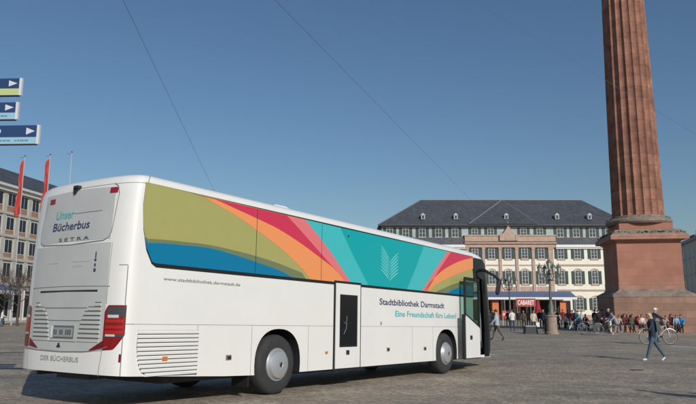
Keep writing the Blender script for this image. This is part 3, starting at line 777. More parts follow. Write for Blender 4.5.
# shaft radius from the photographed width 609..657 at row 213
rsh = None
pc = ctr+V((0, 0, zI))
dd_ = (pc-V((0, 0, CAMZ))); dep = dd_.y*CP+dd_.z*SP
rsh = 24.2/F*dep
b = MB()
b.lathe([(rsh+.05, zH+.003), (rsh+.42, zH+.01), (rsh+.55, zH+.16), (rsh+.55, zH+.34), (rsh+.42, zH+.48), (rsh+.22, zH+.55), (rsh+.2, zH+.66), (rsh+.02, zH+.72)], 48); b.build('torus', STONEGR, mon, 40)
b = MB()
NFL, ZT = 20, 33.0
def flute(a):
    t = (a*NFL/(2*PI)) % 1
    return 1-.085*math.sqrt(max(0, 1-((t-.5)/.46)**2)) if abs(t-.5) < .46 else 1
prof = []
na = NFL*12
levels = [zH+.70+i*(ZT-zH-.70)/14 for i in range(15)]
vs = []
for z in levels:
    t = (z-levels[0])/(ZT-levels[0]); r_ = rsh*(1-.20*t)*(1+.02*math.sin(PI*t))
    for j in range(na):
        a = 2*PI*j/na; q = r_*flute(a); vs.append((q*math.cos(a), q*math.sin(a), z))
b.add(vs, [(i*na+j, i*na+(j+1) % na, (i+1)*na+(j+1) % na, (i+1)*na+j) for i in range(14) for j in range(na)])
b.build('shaft', STONESH, mon, 22, fix=False)
b = MB(); b.lathe([(rsh*.8, ZT+.003), (rsh*.84, ZT+.2), (rsh*1.1, ZT+.7), (rsh*1.15, ZT+.9)], 32, cap=True); sq(b, rsh*1.25, ZT+.903, ZT+1.4); b.build('capital', REDST, mon, 30)
WEED = mat('weeds', (.06, .08, .03), .9, var=.4, scale=3)
b = MB(); rr = random.Random(3)
for i in range(60):
    s_ = rr.choice((0, 0, 0, 1)); t = rr.uniform(-1, 1)*(hp+.35)
    x, y = (t, -hp-.3+rr.uniform(-.1, .1)) if s_ == 0 else (-hp-.3, t)
    h = rr.uniform(.08, .26)
    for k in range(5):
        a = rr.uniform(0, 6.28); q = .10
        b.add([(x, y, zF-.12), (x+q*math.cos(a)*.5, y+q*math.sin(a)*.5, zF-.1+h*.5), (x+q*math.cos(a), y+q*math.sin(a), zF-.1+h), (x+.03, y+.03, zF-.1+h*.4)], [(0, 1, 2, 3)])
for i in range(40):
    a = rr.uniform(0, 6.28); x, y = (rsh+.4)*math.cos(a), (rsh+.4)*math.sin(a); h = rr.uniform(.06, .2)
    for k in range(4):
        q = rr.uniform(0, 6.28)
        b.add([(x, y, zH+.45), (x+.06*math.cos(q), y+.06*math.sin(q), zH+.45+h), (x+.04, y, zH+.46+h*.3)], [(0, 1, 2)])
tag(b.build('weeds', WEED, mon, fix=False), kind='stuff')

# ------------------------------------------------------------------ centre building (frontal, far side of the square)
BY = 120.0
xl, xr_ = at(381.5, 240, BY).x, at(628, 240, BY).x
Z = lambda py, y=BY: at(500, py, y).z
XB = lambda px, py=253, y=BY: at(px, py, y).x
bl = thing('palace_building', 'long cream and pink palace with dark slate roof and green shutters behind the coach', 'building', (0, BY, 0))
BD = 15.0
zEv, zMans, zCor = Z(224.6, BY-.5), Z(237.5), Z(243.5)
xpl, xpr = XB(465, 260), XB(556, 260)
b = MB(); b.box(xl, xr_, 0, BD, 0, zCor-.3, 0); b.build('wall', CREAM, bl)
b = MB(); b.box(xl+.1, xr_-.1, .25, BD-.1, zCor-.297, zEv, 0); b.build('attic_wall', LSLATE, bl)
for x0, x1 in ((xl-.3, xpl), (xpr, xr_+.3)):
    b = MB(); b.add([(x0, -.45, zCor-.25), (x1, -.45, zCor-.25), (x1, -.02, zMans), (x0, -.02, zMans), (x0, .24, zMans), (x1, .24, zMans), (x0, .24, zCor-.25), (x1, .24, zCor-.25)],
          [(0, 1, 2, 3), (3, 2, 5, 4), (0, 6, 7, 1), (0, 3, 4, 6), (1, 7, 5, 2)])
    b.build('lower_roof_skirt', SLATE, bl)
for x0, x1 in ((xl-.35, xpl), (xpr, xr_+.35)):
    b = MB(); b.box(x0, x1, -.5, -.003, zCor-.75, zCor-.255); b.box(max(x0, xl-.2), min(x1, xr_+.2), -.3, -.003, zCor-1.0, zCor-.753); b.build('cornice', WHITEP, bl)
b = MB()
for py in (265.2, 290.3): b.box(xl, xpl, -.09, -.003, Z(py)-.16, Z(py)+.16); b.box(xpr, xr_, -.09, -.003, Z(py)-.16, Z(py)+.16)
b.box(xl, xr_, -.12, -.003, 0, .9)
b.build('string_course', PINK, bl)
# main roof
zRd = at(500, 200.2, BY+7.5).z
rl, rr_ = at(420.5, 200, BY+7.5).x, at(580.5, 200, BY+7.5).x
b = MB(); e = .55
c4 = [(xl-e, -e, zEv), (xr_+e, -e, zEv), (xr_+e, BD+e, zEv), (xl-e, BD+e, zEv)]
b.add(c4+[(rl, 7.5, zRd), (rr_, 7.5, zRd)]+[(x, y, z-.22) for x, y, z in c4],
      [(0, 1, 5, 4), (1, 2, 5), (2, 3, 4, 5), (3, 0, 4), (6, 7, 1, 0), (7, 8, 2, 1), (8, 9, 3, 2), (9, 6, 0, 3), (9, 8, 7, 6)])
roof = b.build('roof', SLATE, bl)
b = MB(); b.box(rl, rr_, 7.38, 7.62, zRd-.02, zRd+.1)
b.tube([(rl, 7.5, zRd+.02), (xl-e, -e, zEv+.04)], .09, 6); b.tube([(rr_, 7.5, zRd+.02), (xr_+e, -e, zEv+.04)], .09, 6); b.build('ridge_flashing', LEAD, bl)
b = MB(); b.box(xl-e-.1, xr_+e+.1, -e-.16, -e-.003, zEv-.2, zEv-.02); b.build('gutter', mat('gutter_dark', (.05, .045, .04), .5), bl)
# pavilion roof over the middle bays
xq0, xq1, xq = XB(468, 222), XB(536.5, 222), at(501, 201, BY+7.3).x
b = MB(); pa, pb, pk = V((xq0, -.9, zEv+.05)), V((xq1, -.9, zEv+.05)), V((xq, 6.9, zRd-.12))
b.add([pa, pb, pk, (xq0, -.5, zEv-.1), (xq1, -.5, zEv-.1), (xq, 7.3, zRd-.8)], [(0, 1, 2), (0, 2, 5, 3), (1, 4, 5, 2), (0, 3, 4, 1)])
b.build('pavilion_roof', SLATE, bl)
b = MB(); b.tube([pa+V((0, 0, .03)), pk+V((0, 0, .05))], .10, 6); b.tube([pb+V((0, 0, .03)), pk+V((0, 0, .05))], .10, 6); b.build('hip_flashing', LEAD, bl)
# dormers
def roof_y(z): return -e+(z-zEv)/(zRd-zEv)*(7.5+e)
dz0 = None
protod = None
for px in (422.6, 455.2, 505.5, 556, 588.3):
    y_ = 1.4; zc = at(px, 218.6, BY+y_).z; x = at(px, 217, BY+y_).x
    if protod is None:
        d = MB(); d.box(-.42, .42, 0, 2.2, 0, .95); d.add([(-.55, -.08, .93), (.55, -.08, .93), (0, -.08, 1.42), (-.55, 2.6, .93), (.55, 2.6, .93), (0, 2.6, 1.42)], [(0, 1, 2), (3, 5, 4), (0, 2, 5, 3), (2, 1, 4, 5), (0, 3, 4, 1)])
        protod = d.build('dormer', mat('dormer_grey', (.46, .47, .47), .6), bl, loc=(x, y_-.7, zc-.2)); protod.scale = (.85, .85, .82)
        d = MB(); d.box(-.25, .25, -.02, .01, .12, .82); dw = d.build('dormer_window', WGLASS, protod)
    else:
        c_ = protod.copy(); COL.objects.link(c_); c_.location = (x, y_-.7, zc-.2); k_ = dw.copy(); COL.objects.link(k_); k_.parent = c_
# windows
def window_mesh(wd, h, arch=0., rows=3):
    b = MB(); f = .065
    hw = wd/2
    topn = 8
    outer = [(-hw, 0), (hw, 0)]+[(hw-wd*i/topn, h+arch*math.sin(PI*i/topn)) for i in range(topn+1)]
    s_ = (hw-f)/hw
    inner = [(x*s_, f+(z)*(h-2*f)/h if z <= h else z-f) for x, z in outer]
    n_ = len(outer)
    vs = [(x, -.06, z) for x, z in outer]+[(x, -.06, z) for x, z in inner]+[(x, -.003, z) for x, z in outer]+[(x, -.02, z) for x, z in inner]
    fs = []
    for i in range(n_):
        j = (i+1) % n_; fs += [(i, j, n_+j, n_+i), (2*n_+i, 2*n_+j, j, i), (n_+i, n_+j, 3*n_+j, 3*n_+i)]
    b.add(vs, fs, 0)
    b.ngon([(x, -.02, z) for x, z in inner], 1)
    b.box(-.028, .028, -.05, -.021, f, h-f+arch*.9, 0)
    for k in range(1, rows+1): 
        zz = f+(h-2*f)*k/(rows+.35); b.box(-hw+f, hw-f, -.045, -.021, zz-.017, zz+.017, 0)
    return b
def shutter_mesh(wd, h):
    b = MB(); b.box(-wd/2, wd/2, -.05, -.004, 0, h)
    for k in range(2): b.box(-wd/2+.07, wd/2-.07, -.065, -.051, .12+k*(h/2-.03), h/2-.06+k*(h/2-.03))
    return b
def window_set(pxs, pyc, wd, h, arch, shw, rows=3, yoff=0., head=True, wallm=None):
    zc = Z(pyc); proto = None; out = []
    for px in pxs:
        x = XB(px, pyc)
        if proto is None:
            proto = window_mesh(wd, h, arch, rows).build('window', [WHITEP, WGLASS], bl, loc=(x, yoff, zc-h/2))
            for s_ in (-1, 1):
                sm_ = shutter_mesh(shw, h).build('shutter', SHUT, proto, loc=(s_*(wd/2+shw/2+.02), 0, 0))
            sl2 = MB(); sl2.box(-wd/2-.2, wd/2+.2, -.16, -.003, -.2, -.003)
            if head:
                k = 8; pr2 = [(wd/2+.14-(wd+.28)*i/k, h+.02+(arch+.05)*math.sin(PI*i/k)) for i in range(k+1)]; pr2 += [(-wd/2-.14, h+.24), ]; 
                up2 = [(-(wd/2+.14)+(wd+.28)*i/k, h+.2+(arch+.08)*math.sin(PI*i/k)) for i in range(k+1)]
                sl2.prism(pr2[:-1]+up2, lambda x_, z_, t: V((x_, t, z_)), -.10, -.003)
            sl2.build('window_surround', PINK, proto)
        else: copy_tree(proto).location = (x, yoff, zc-h/2)
attic_l, attic_m, attic_r = (389.8, 405.8, 422.4, 438.8, 455.2), (475, 490.9, 523.8, 540.2), (560.5, 576.6, 592.8, 609, 622)
zcut = (Z(226.5)-Z(238))
window_set(attic_l+attic_r, 232.3, 1.2, 1.75, .0, .58, 2, .25, head=False)
window_set(attic_m, 231.8, 1.15, 1.5, .0, .55, 2, .25, head=False)
window_set((439, 455.4, 475, 491.6, 508, 524.6, 541.2, 560.8, 577.4, 594, 611), 253.2, 1.14, 2.05, .20, .60, 3, -.0)
window_set((475, 492, 508.6, 525.2, 541.8, 561.6, 578.2, 595, 612), 277.6, 1.16, 2.35, .22, .60, 3, -.0)
window_set((579.7, 596.5, 613), 304, 1.36, 2.1, .22, .55, 3, 0)
# middle pavilion in pink sandstone: pilasters, frieze, parapet and small gable
b = MB()
for i, (px, hw) in enumerate(((467, .42), (483.4, .36), (500, .36), (516.6, .36), (533, .36), (550.5, .62))):
    x = XB(px); hw *= .72; b.box(x-hw, x+hw, -.22, -.003, .9, zCor-.75)
    b.box(x-hw-.08, x+hw+.08, -.3, -.003, zCor-1.05, zCor-.753)
b.build('pilasters', PINK, bl)
b = MB(); b.box(xpl, xpr, -.35, -.003, zCor-.75, zCor-.1); b.box(xpl-.1, xpr+.1, -.65, -.003, zCor-.097, zCor+.18); b.build('frieze', PINK, bl)
b = MB(); b.box(xpl-.12, xpr+.12, -.68, .2, zCor+.183, zCor+.34); b.build('dark_cornice', mat('dark_cornice_stone', (.12, .09, .075), .8, var=.2), bl)
b = MB(); b.box(xpl, xpr, -.4, .2, zCor+.343, Z(236.3)); b.box(xpl-.1, xpr+.1, -.5, .24, Z(236.3)+.002, Z(235)); b.build('parapet', PINK, bl)
b = MB()
gx = XB(507.6, 232); gh = Z(226.3)-Z(240)
b.prism([(gx-1.4, Z(241)), (gx+1.4, Z(241)), (gx+1.35, Z(234.5)), (gx+.95, Z(233.6)), (gx+.62, Z(231)), (gx+.2, Z(227.6)), (gx-.2, Z(227.6)), (gx-.62, Z(231)), (gx-.95, Z(233.6)), (gx-1.35, Z(234.5))], lambda x, z, t: V((x, t, z)), -.72, -.1)
b.tube([(gx, -.4, Z(227.8)), (gx, -.4, Z(225.5)), (gx, -.4, Z(224)), (gx, -.4, Z(221.8))], [.24, .13, .18, .03], 8)
for q_ in (-1.45, 1.45): b.box(gx+q_-.2, gx+q_+.2, -.8, -.1, Z(241), Z(235.2))
b.prism([(gx-.8, Z(239.5)), (gx+.8, Z(239.5)), (gx+.75, Z(234.5)), (gx, Z(232.2)), (gx-.75, Z(234.5))], lambda x, z, t: V((x, t, z)), -.76, -.722)
b.build('gable', PINK, bl)
b = MB()
for i, (pa_, pb_) in enumerate(((467, 483.4), (483.4, 500), (500, 516.6), (516.6, 533), (533, 550.5))):
    x0, x1 = XB(pa_)+.43, XB(pb_)-.4
    b.box(x0, x1, -.07, -.003, Z(265.8), Z(264.6)); b.box(x0, x1, -.07, -.003, Z(291), Z(286.5))
    b.box(x0, x1, -.05, -.003, .9, Z(291)-.003)
    b.box(x0, x1, -.06, -.003, Z(246.3), zCor-.753)
b.build('sandstone_panels', PINK, bl)
b = MB(); b.tube([(xpl-.35, -.12, zCor-.2), (xpl-.35, -.12, .5)], .08, 6); b.box(xpl-.5, xpl-.2, -.25, -.02, zCor-.2, zCor+.2); b.build('downpipe', mat('pipe_dark', (.07, .07, .07), .5), bl)
# dark ground floor openings behind the awning
for px in (486, 496.5, 508.5, 521, 533, 545, 556, 566):
    b = MB(); x = XB(px, 310); b.box(x-.85, x+.85, -.08, -.052, .3, 3.4); b.build('shop_opening', DARKIN, bl)

# awning of the cafe in the ground floor
AWY = BY-7
AWX0, AWX1 = at(440, 297, AWY).x, at(577, 297, AWY).x
aw = thing('cafe_awning', 'long blue awning with white valance over the busy cafe front', 'awning', (0, AWY, 0))
zt1, zf = Z(291.3, BY-1), at(500, 297.3, AWY).z; zv = at(500, 299.4, AWY).z
BLUEA = mat('blue_canvas', (.11, .16, .29), .8, var=.12, scale=.6)
b = MB(); xi1 = at(566, 291.5, BY-1).x
b.add([(AWX0, 0, zf), (AWX1, 0, zf), (xi1+1.0, 6.7, zt1), (AWX0, 6.7, zt1), (AWX0, 0, zf-.06), (AWX1, 0, zf-.06), (xi1+1.0, 6.7, zt1-.06), (AWX0, 6.7, zt1-.06)],
      [(0, 1, 2, 3), (4, 7, 6, 5), (0, 4, 5, 1), (1, 5, 6, 2), (2, 6, 7, 3), (3, 7, 4, 0)]); b.build('canopy', BLUEA, aw)
b = MB(); b.box(AWX0, AWX1, -.03, -.003, zv, zf+.02); b.box(AWX1-.02, AWX1+.01, 0, 6, zv+.1, zf-.07); b.build('valance', WHITEP, aw)
for px in (478, 505, 531, 556, 575):
    b = MB(); x = at(px, 310, AWY).x; b.tube([(x, .1, .0), (x, .1, zf-.07)], .06, 8); b.build('post', STEEL, aw)
for px, wd, lab in ((495.6, 1.1, 'upright orange panel left of the red sign under the awning'), (563.2, 1.0, 'upright orange panel at the right end of the awning')):
    b = MB(); p = at(px, 310, AWY+1); b.box(-wd/2, wd/2, -.05, .05, 0, 3.3); b.box(-wd/2-.04, wd/2+.04, -.1, .1, 0, .12)
    o = b.build('banner_panel', ORANGEP, loc=(p.x, AWY+1, 0)); tag(o, lab, 'banner panel', 'orange panels under the awning')
# CABARET sign
p0, p1 = at(515.8, 298.3, 107), at(535.8, 306.6, 107)
cs = thing('cabaret_sign', 'red sign reading CABARET in white letters below the awning', 'sign', ((p0.x+p1.x)/2, 107, 0))
hw = (p1.x-p0.x)/2
SIGNR = mat('sign_red', (.38, .05, .045), .5)
b = MB(); b.box(-hw, hw, -.05, .05, p1.z, p0.z); b.build('panel', SIGNR, cs)
text('CABARET', 'lettering', mat('sign_white', (.8, .78, .76), .5), cs, lambda x, y: V((-hw+.25+x, -.055, p1.z+.32+y)), 2*hw-.5, (p0.z-p1.z)*.55, .02)
for s_ in (-1, 1):
    b = MB(); b.tube([(s_*(hw-.2), .1, 0), (s_*(hw-.2), .1, p0.z)], .05, 8); b.build('post', STEEL, cs)
p = gnd(505.3, 330); p.y = p.y
ab = thing('pavement_sign', 'small red and white sign board left of the CABARET sign', 'sign', (at(505.4, 315, 76).x, 76, 0))
a0, a1 = at(502, 310.6, 76), at(508.6, 317.8, 76); hw2 = (a1.x-a0.x)/2
b = MB(); b.box(-hw2, hw2, -.03, .03, a1.z, a0.z, 0); b.box(-hw2+.05, hw2-.05, -.045, -.031, a1.z+.28, a0.z-.28, 1); b.build('panel', [mat('sign_pale_red', (.60, .10, .09), .5), mat('sign_pinkish', (.75, .5, .48), .5)], ab)
b = MB(); b.box(-hw2+.04, -hw2+.12, -.02, .02, 0, a1.z-.002); b.box(hw2-.12, hw2-.04, -.02, .02, 0, a1.z-.002); b.build('legs_frame', STEEL, ab)
# closed red parasol
p = at(538.3, 316, 102)
pr = thing('closed_parasol', 'folded dark red parasol right of the CABARET sign', 'parasol', (p.x, 102, 0))
zt_, zb2 = at(538, 299.6, 102).z, at(538, 312.5, 102).z
b = MB(); b.lathe([(.03, zt_+.1), (.12, zt_-.1), (.42, zb2+.6), (.55, zb2), (.30, zb2+.02)], 9); b.build('canopy', mat('dark_red_canvas', (.36, .02, .03), .8, var=.2), pr)
b = MB(); b.tube([(0, 0, 0), (0, 0, zt_)], .05, 8); b.box(-.4, .4, -.4, .4, 0, .1); b.build('pole', STEEL, pr)

# ------------------------------------------------------------------ left building
p0 = at(15, 240, 92.0); n0 = V((.9909, -.1347, 0)); dirL = V((.1347, .9909, 0))
LBm = lambda u, z, o=0.: V((p0.x, p0.y, 0))+dirL*u+n0*o+V((0, 0, z))
def LU(px, py):
    q = on_plane(px, py, V((p0.x, p0.y, 0)), n0)-V((p0.x, p0.y, 0)); return q.dot(dirL), q.z
GREYCR = mat('pale_grey_render', (.44, .42, .37), .85, var=.08, scale=.5)
SPAND = mat('reddish_spandrel', (.36, .19, .125), .85, var=.2, scale=.8)
LG = mat('office_glass', (.030, .036, .047), .25, spec=.25, var=.4, scale=.3)
lb = thing('corner_block', 'five storey pale grey block with flat dark roof left of the coach', 'building', (p0.x, p0.y, 0), math.atan2(dirL.y, dirL.x))
# local: x along the facade away from camera, y = to the left of it (behind the wall) => n0 is -y
zEL = LU(15, 187.2)[1]
uA, uB = -26.0, 40.0
b = MB(); b.box(uA, uB, 0, 14, 0, zEL-.9); b.build('wall', GREYCR, lb)
b = MB(); b.box(uA-.3, uB+.3, -.45, 14.3, zEL-.897, zEL-.35); b.box(uA-.6, uB+.6, -.8, 14.6, zEL-.347, zEL); b.build('eaves', mat('white_eaves', (.62, .61, .57), .8), lb)
b = MB(); hr = 4.3; b.add([(uA-.6, -.75, zEL+.003), (uB+.6, -.75, zEL+.003), (uB+.6, 14.6, zEL+.003), (uA-.6, 14.6, zEL+.003), (uA+5, 6.9, zEL+hr), (uB-5, 6.9, zEL+hr)],
                          [(0, 1, 5, 4), (1, 2, 5), (2, 3, 4, 5), (3, 0, 4), (3, 2, 1, 0)]); b.build('roof', SLATE, lb)
zw = [LU(15, py)[1] for py in (194.5, 216.4, 238.6, 261.5, 286)]
pitch_u = (LU(35.5, 205)[0]-LU(11.8, 200)[0])/2
u0 = LU(11.8, 200)[0]
protow = None
for r_ in range(4):
    zt_ = zw[r_]-.25 if r_ else zw[0]; hwin = (zw[r_]-zw[r_+1])*.60; spz = (zw[r_]-zw[r_+1])*.24
    for k in range(-3, 6):
        u = u0+k*pitch_u
        b = MB()
        wd = pitch_u*.30
        b.box(-wd, wd, -.05, -.003, 0, hwin, 0); b.box(-wd+.07, -.035, -.04, -.052, .07, hwin-.07, 1); b.box(.035, wd-.07, -.04, -.052, .07, hwin-.07, 1)
        if protow is None or r_ == 0 and k == -3 or k == -3:
            protow = b.build('window', [WHITEP, LG], lb, loc=(u, 0, zt_-hwin))
            s_ = MB(); s_.box(-wd, wd, -.04, -.003, -spz-.05, -.03); s_.build('spandrel', SPAND, protow)
        else: copy_tree(protow).location = (u, 0, zt_-hwin)
b = MB()
for r_ in range(1, 5): b.box(uA, uB, -.22, -.003, zw[r_]+.05, zw[r_]+.42)
for k in range(-3, 7):
    u = u0+(k-.5)*pitch_u; b.box(u-pitch_u*.13, u+pitch_u*.13, -.13, -.003, zw[4]+.43, zEL-.9)
b.build('facade_grid', mat('pale_facade_stone', (.48, .46, .41), .85, var=.12, scale=.8), lb)
for k in range(-3, 6):
    u = u0+k*pitch_u; b = MB(); wd = pitch_u*.40
    b.box(u-wd, u+wd, -.08, -.003, .25, zw[4]-.55, 0); b.box(u-wd+.15, u+wd-.15, -.095, -.081, .7, zw[4]-1.2, 1); b.box(u-wd+.15, u+wd-.15, -.095, -.081, zw[4]-1.1, zw[4]-.65, 2)
    b.build('shop_window', [WHITEP, DARKIN, mat('shop_fascia', (.12, .06, .05), .6)], lb)
# blue shop awning with white fascia at the left edge
uL, zL = LU(0, 285.5)
sa = thing('shop_awning', 'blue shop awning with white edge at the far left', 'awning', tuple(LBm(uL-6, 0)), math.atan2(dirL.y, dirL.x))
b = MB(); zA_ = LU(2, 284)[1]; b.prism([(-.1, zA_), (-.1, zA_-.15), (-2.2, zA_-1.15), (-2.2, zA_-.95)], lambda y, z, t: V((t, y, z)), -5.5, 7.0); b.build('canopy', BLUEA, sa)
b = MB(); b.box(-5.5, 7.0, -2.24, -2.205, zA_-1.35, zA_-.93); b.build('valance', WHITEP, sa)

# ------------------------------------------------------------------ right building, in shade beyond the column
dR = V((.256, .9667, 0)); nR = V((-.9667, .256, 0))
q0 = at(690, 270, 127.0)
def RU(px, py):
    q = on_plane(px, py, V((q0.x, q0.y, 0)), nR)-V((q0.x, q0.y, 0)); return q.dot(dR), q.z
rb = thing('grey_townhouse', 'grey four storey building in shade to the right of the column', 'building', (q0.x, q0.y, 0), math.atan2(dR.y, dR.x))
zER = RU(690, 240)[1]
GRW = mat('grey_beige_render', (.46, .46, .44), .85, var=.08, scale=.6)
b = MB(); b.box(-22, 26, -14, 0, 0, zER-.4); b.build('wall', GRW, rb)
b = MB(); b.box(-22.4, 26.4, -14.4, .5, zER-.397, zER); b.build('eaves', mat('grey_eaves', (.30, .31, .31), .8), rb)
b = MB(); b.box(-21, 25, -13, -1.5, zER+.003, zER+1.0); b.box(-10, 4, -9, -2.5, zER+1.003, zER+2.4); b.box(8, 12, -9, -3, zER+1.003, zER+2.1); b.build('roof', SLATE, rb)
ur = [RU(684, 252)[0], RU(688.4, 252)[0]]; pu = abs(ur[1]-ur[0])
zr = [RU(690, y)[1] for y in (247.5, 262, 277)]
pw = None
for r_, (zt_, h) in enumerate(zip(zr, (1.9, 2.3, 2.7))):
    for k in range(-6, 8):
        u = -k*pu
        if abs(u) > 20: continue
        if k == -6 or pw is None or pw['row'] != r_:
            b = MB(); b.box(-.62, .62, .003, .05, 0, h, 0); b.box(-.52, -.03, .04, .056, .1, h-.1, 1); b.box(.03, .52, .04, .056, .1, h-.1, 1); b.box(-.75, .75, .003, .14, -.15, -.003, 0)
            pw = b.build('window', [mat('grey_joinery', (.36, .37, .37), .6), LG], rb, loc=(u, 0, zt_-h)); pw['row'] = r_
        else: copy_tree(pw).location = (u, 0, zt_-h)
for o_ in list(bpy.data.objects):
    if 'row' in o_.keys(): del o_['row']
b = MB()
for k in range(-5, 6): b.box(-k*pu*1.6-1.3, -k*pu*1.6+1.3, .003, .06, .3, zr[2]-4.0 if zr[2] > 7 else 3.0)
b.build('shop_fronts', LG, rb)

# ------------------------------------------------------------------ lamps, flags, signs, wires, trees
IRON = mat('patinated_iron', (.13, .135, .115), .5, var=.25, scale=4)
LGLASS = mat('lamp_glass', (.55, .56, .52), .2)
def lantern(parent, x, y, z, s=1.):
    b = MB(); b.lathe([(.07*s, z), (.17*s, z+.42*s), (.17*s, z+.43*s)], 6, (x, y, 0)); gl_ = b.build('lantern', LGLASS, parent)
    b = MB(); b.lathe([(.04*s, z-.05*s), (.09*s, z)], 6, (x, y, 0), cap=True); b.lathe([(.22*s, z+.43*s), (.16*s, z+.52*s), (.05*s, z+.66*s), (.03*s, z+.76*s), (.0, z+.82*s)], 6, (x, y, 0))
    for k in range(6):
        a = 2*PI*k/6; b.tube([(x+.07*s*math.cos(a), y+.07*s*math.sin(a), z), (x+.175*s*math.cos(a), y+.175*s*math.sin(a), z+.43*s)], .014*s, 4)
    b.build('lantern_frame', IRON, gl_)
def candelabra(px, pyb, pytop, label, stone=True, s=1., arms=4, stone_h=1.35):
    g0 = gnd(px, pyb); top = at(px, pytop, g0.y).z
    t = thing('candelabra_lamp', label, 'street lamp', tuple(g0), .12, 'ornate street lamps on the square')
    zb_ = 0
    if stone:
        b = MB(); b.lathe([(.46, 0), (.46, .14), (.38, .2), (.36, stone_h-.15), (.42, stone_h-.1), (.42, stone_h), (0, stone_h)], 12); b.build('stone_base', mat('lamp_base_stone', (.33, .24, .185), .85, var=.2, scale=3), t, 30); zb_ = stone_h+.003
    zl = top-1.0*s
    b = MB()
    b.lathe([(.24*s if stone else .2*s, zb_), (.24*s if stone else .2*s, zb_+.1), (.16*s, zb_+.25), (.18*s, zb_+.62) if stone else (.1*s, zb_+.5), (.11*s, zb_+.85), (.09*s, zb_+1.1), (.10*s, zb_+1.15), (.075*s, (zb_+zl)/2), (.06*s, zl-.4), (.11*s, zl-.3), (.06*s, zl-.15), (.12*s, zl), (0, zl+.02)], 14)
    b.build('post', IRON, t, 40)
    b = MB(); lp = []
    for k in range(arms):
        a = 2*PI*k/arms+.0; R_ = .68*s; c_, s2 = math.cos(a), math.sin(a)
        pts = [(0, zl-.55*s), (.25*s, zl-.72*s), (.5*s, zl-.66*s), (R_, zl-.42*s), (R_, zl-.28*s)]
        b.tube([(r_*c_, r_*s2, z) for r_, z in pts], .03*s, 6)
        pts = [(.08*s, zl-.2*s), (.28*s, zl-.3*s), (.36*s, zl-.45*s), (.24*s, zl-.5*s)]
        b.tube([(r_*c_, r_*s2, z) for r_, z in pts], .022*s, 6); lp.append((R_*c_, R_*s2))
    b.build('arms', IRON, t, 40)
    for x, y in lp: lantern(t, x, y, zl-.25*s, s*.95)
    lantern(t, 0, 0, zl+.06*s, s*1.05)
    return t
candelabra(552.3, 334.2, 255.5, 'ornate lamp on a round stone base right of the CABARET sign', True, 1.05)
candelabra(510.6, 325, 271.5, 'slim ornate lamp standing in front of the pink facade near the coach', False, 1.25, 4)

def flagpole(px, pyt, y, label, flag=None):
    tp = at(px, pyt, y); t = thing('flagpole', label, 'flagpole', (tp.x, tp.y, 0), .0)
    b = MB(); b.tube([(0, 0, 0), (0, 0, tp.z*.5), (0, 0, tp.z)], [.065, .055, .04], 8); b.build('pole', mat('white_pole', (.40, .42, .43), .45), t)
    b = MB(); b.ell((0, 0, tp.z+.06), (.10, .10, .07), 8, 6); b.tube([(-.02, 0, tp.z-.12), (-.5, 0, tp.z-.12)], .02, 5); b.build('pole_cap', DARKPL, t)
    if flag:
        fz0, fz1 = at(px, flag[0], y).z, at(px, flag[1], y).z
        f_ = MB(); k, vs = 26, []
        for i in range(k+1):
            f = i/k; z = fz0+(fz1-fz0)*f
            wdt = flag[2]*(.42+.40*min(1, f*1.5)+.13*math.sin(f*9+px)+.05*math.sin(f*23))
            for j in range(7):
                g_ = j/6
                fold = .17*math.sin(g_*9+f*3.5+px)*(.4+.6*f)+.05*math.sin(f*17+g_*4)
                vs.append((-.05-wdt*g_-.05*math.sin(f*11+px)*g_, fold, z-.30*g_*(.4+f)+.05*math.sin(f*14+g_*6)))
        f_.add(vs, [(i*7+j, i*7+j+1, (i+1)*7+j+1, (i+1)*7+j) for i in range(k) for j in range(6)])
        o_ = f_.build('flag', REDFLAG, smooth=60, loc=(tp.x, tp.y, 0), fix=False)
        sd = o_.modifiers.new('t', 'SOLIDIFY'); sd.thickness = .012
        tag(o_, flag[3], 'flag', 'red flags left of the coach')
flagpole(24.8, 156.5, 74, 'tall white flagpole carrying the left red flag', (160, 215, .62, 'narrow red banner flag hanging on the leftmost flagpole'))
flagpole(50.3, 155.3, 71, 'tall white flagpole carrying the red flag next to the coach', (159, 216, .62, 'narrow red banner flag hanging just left of the coach roof'))
flagpole(71.8, 152.7, 70, 'bare white flagpole rising behind the rear of the coach')

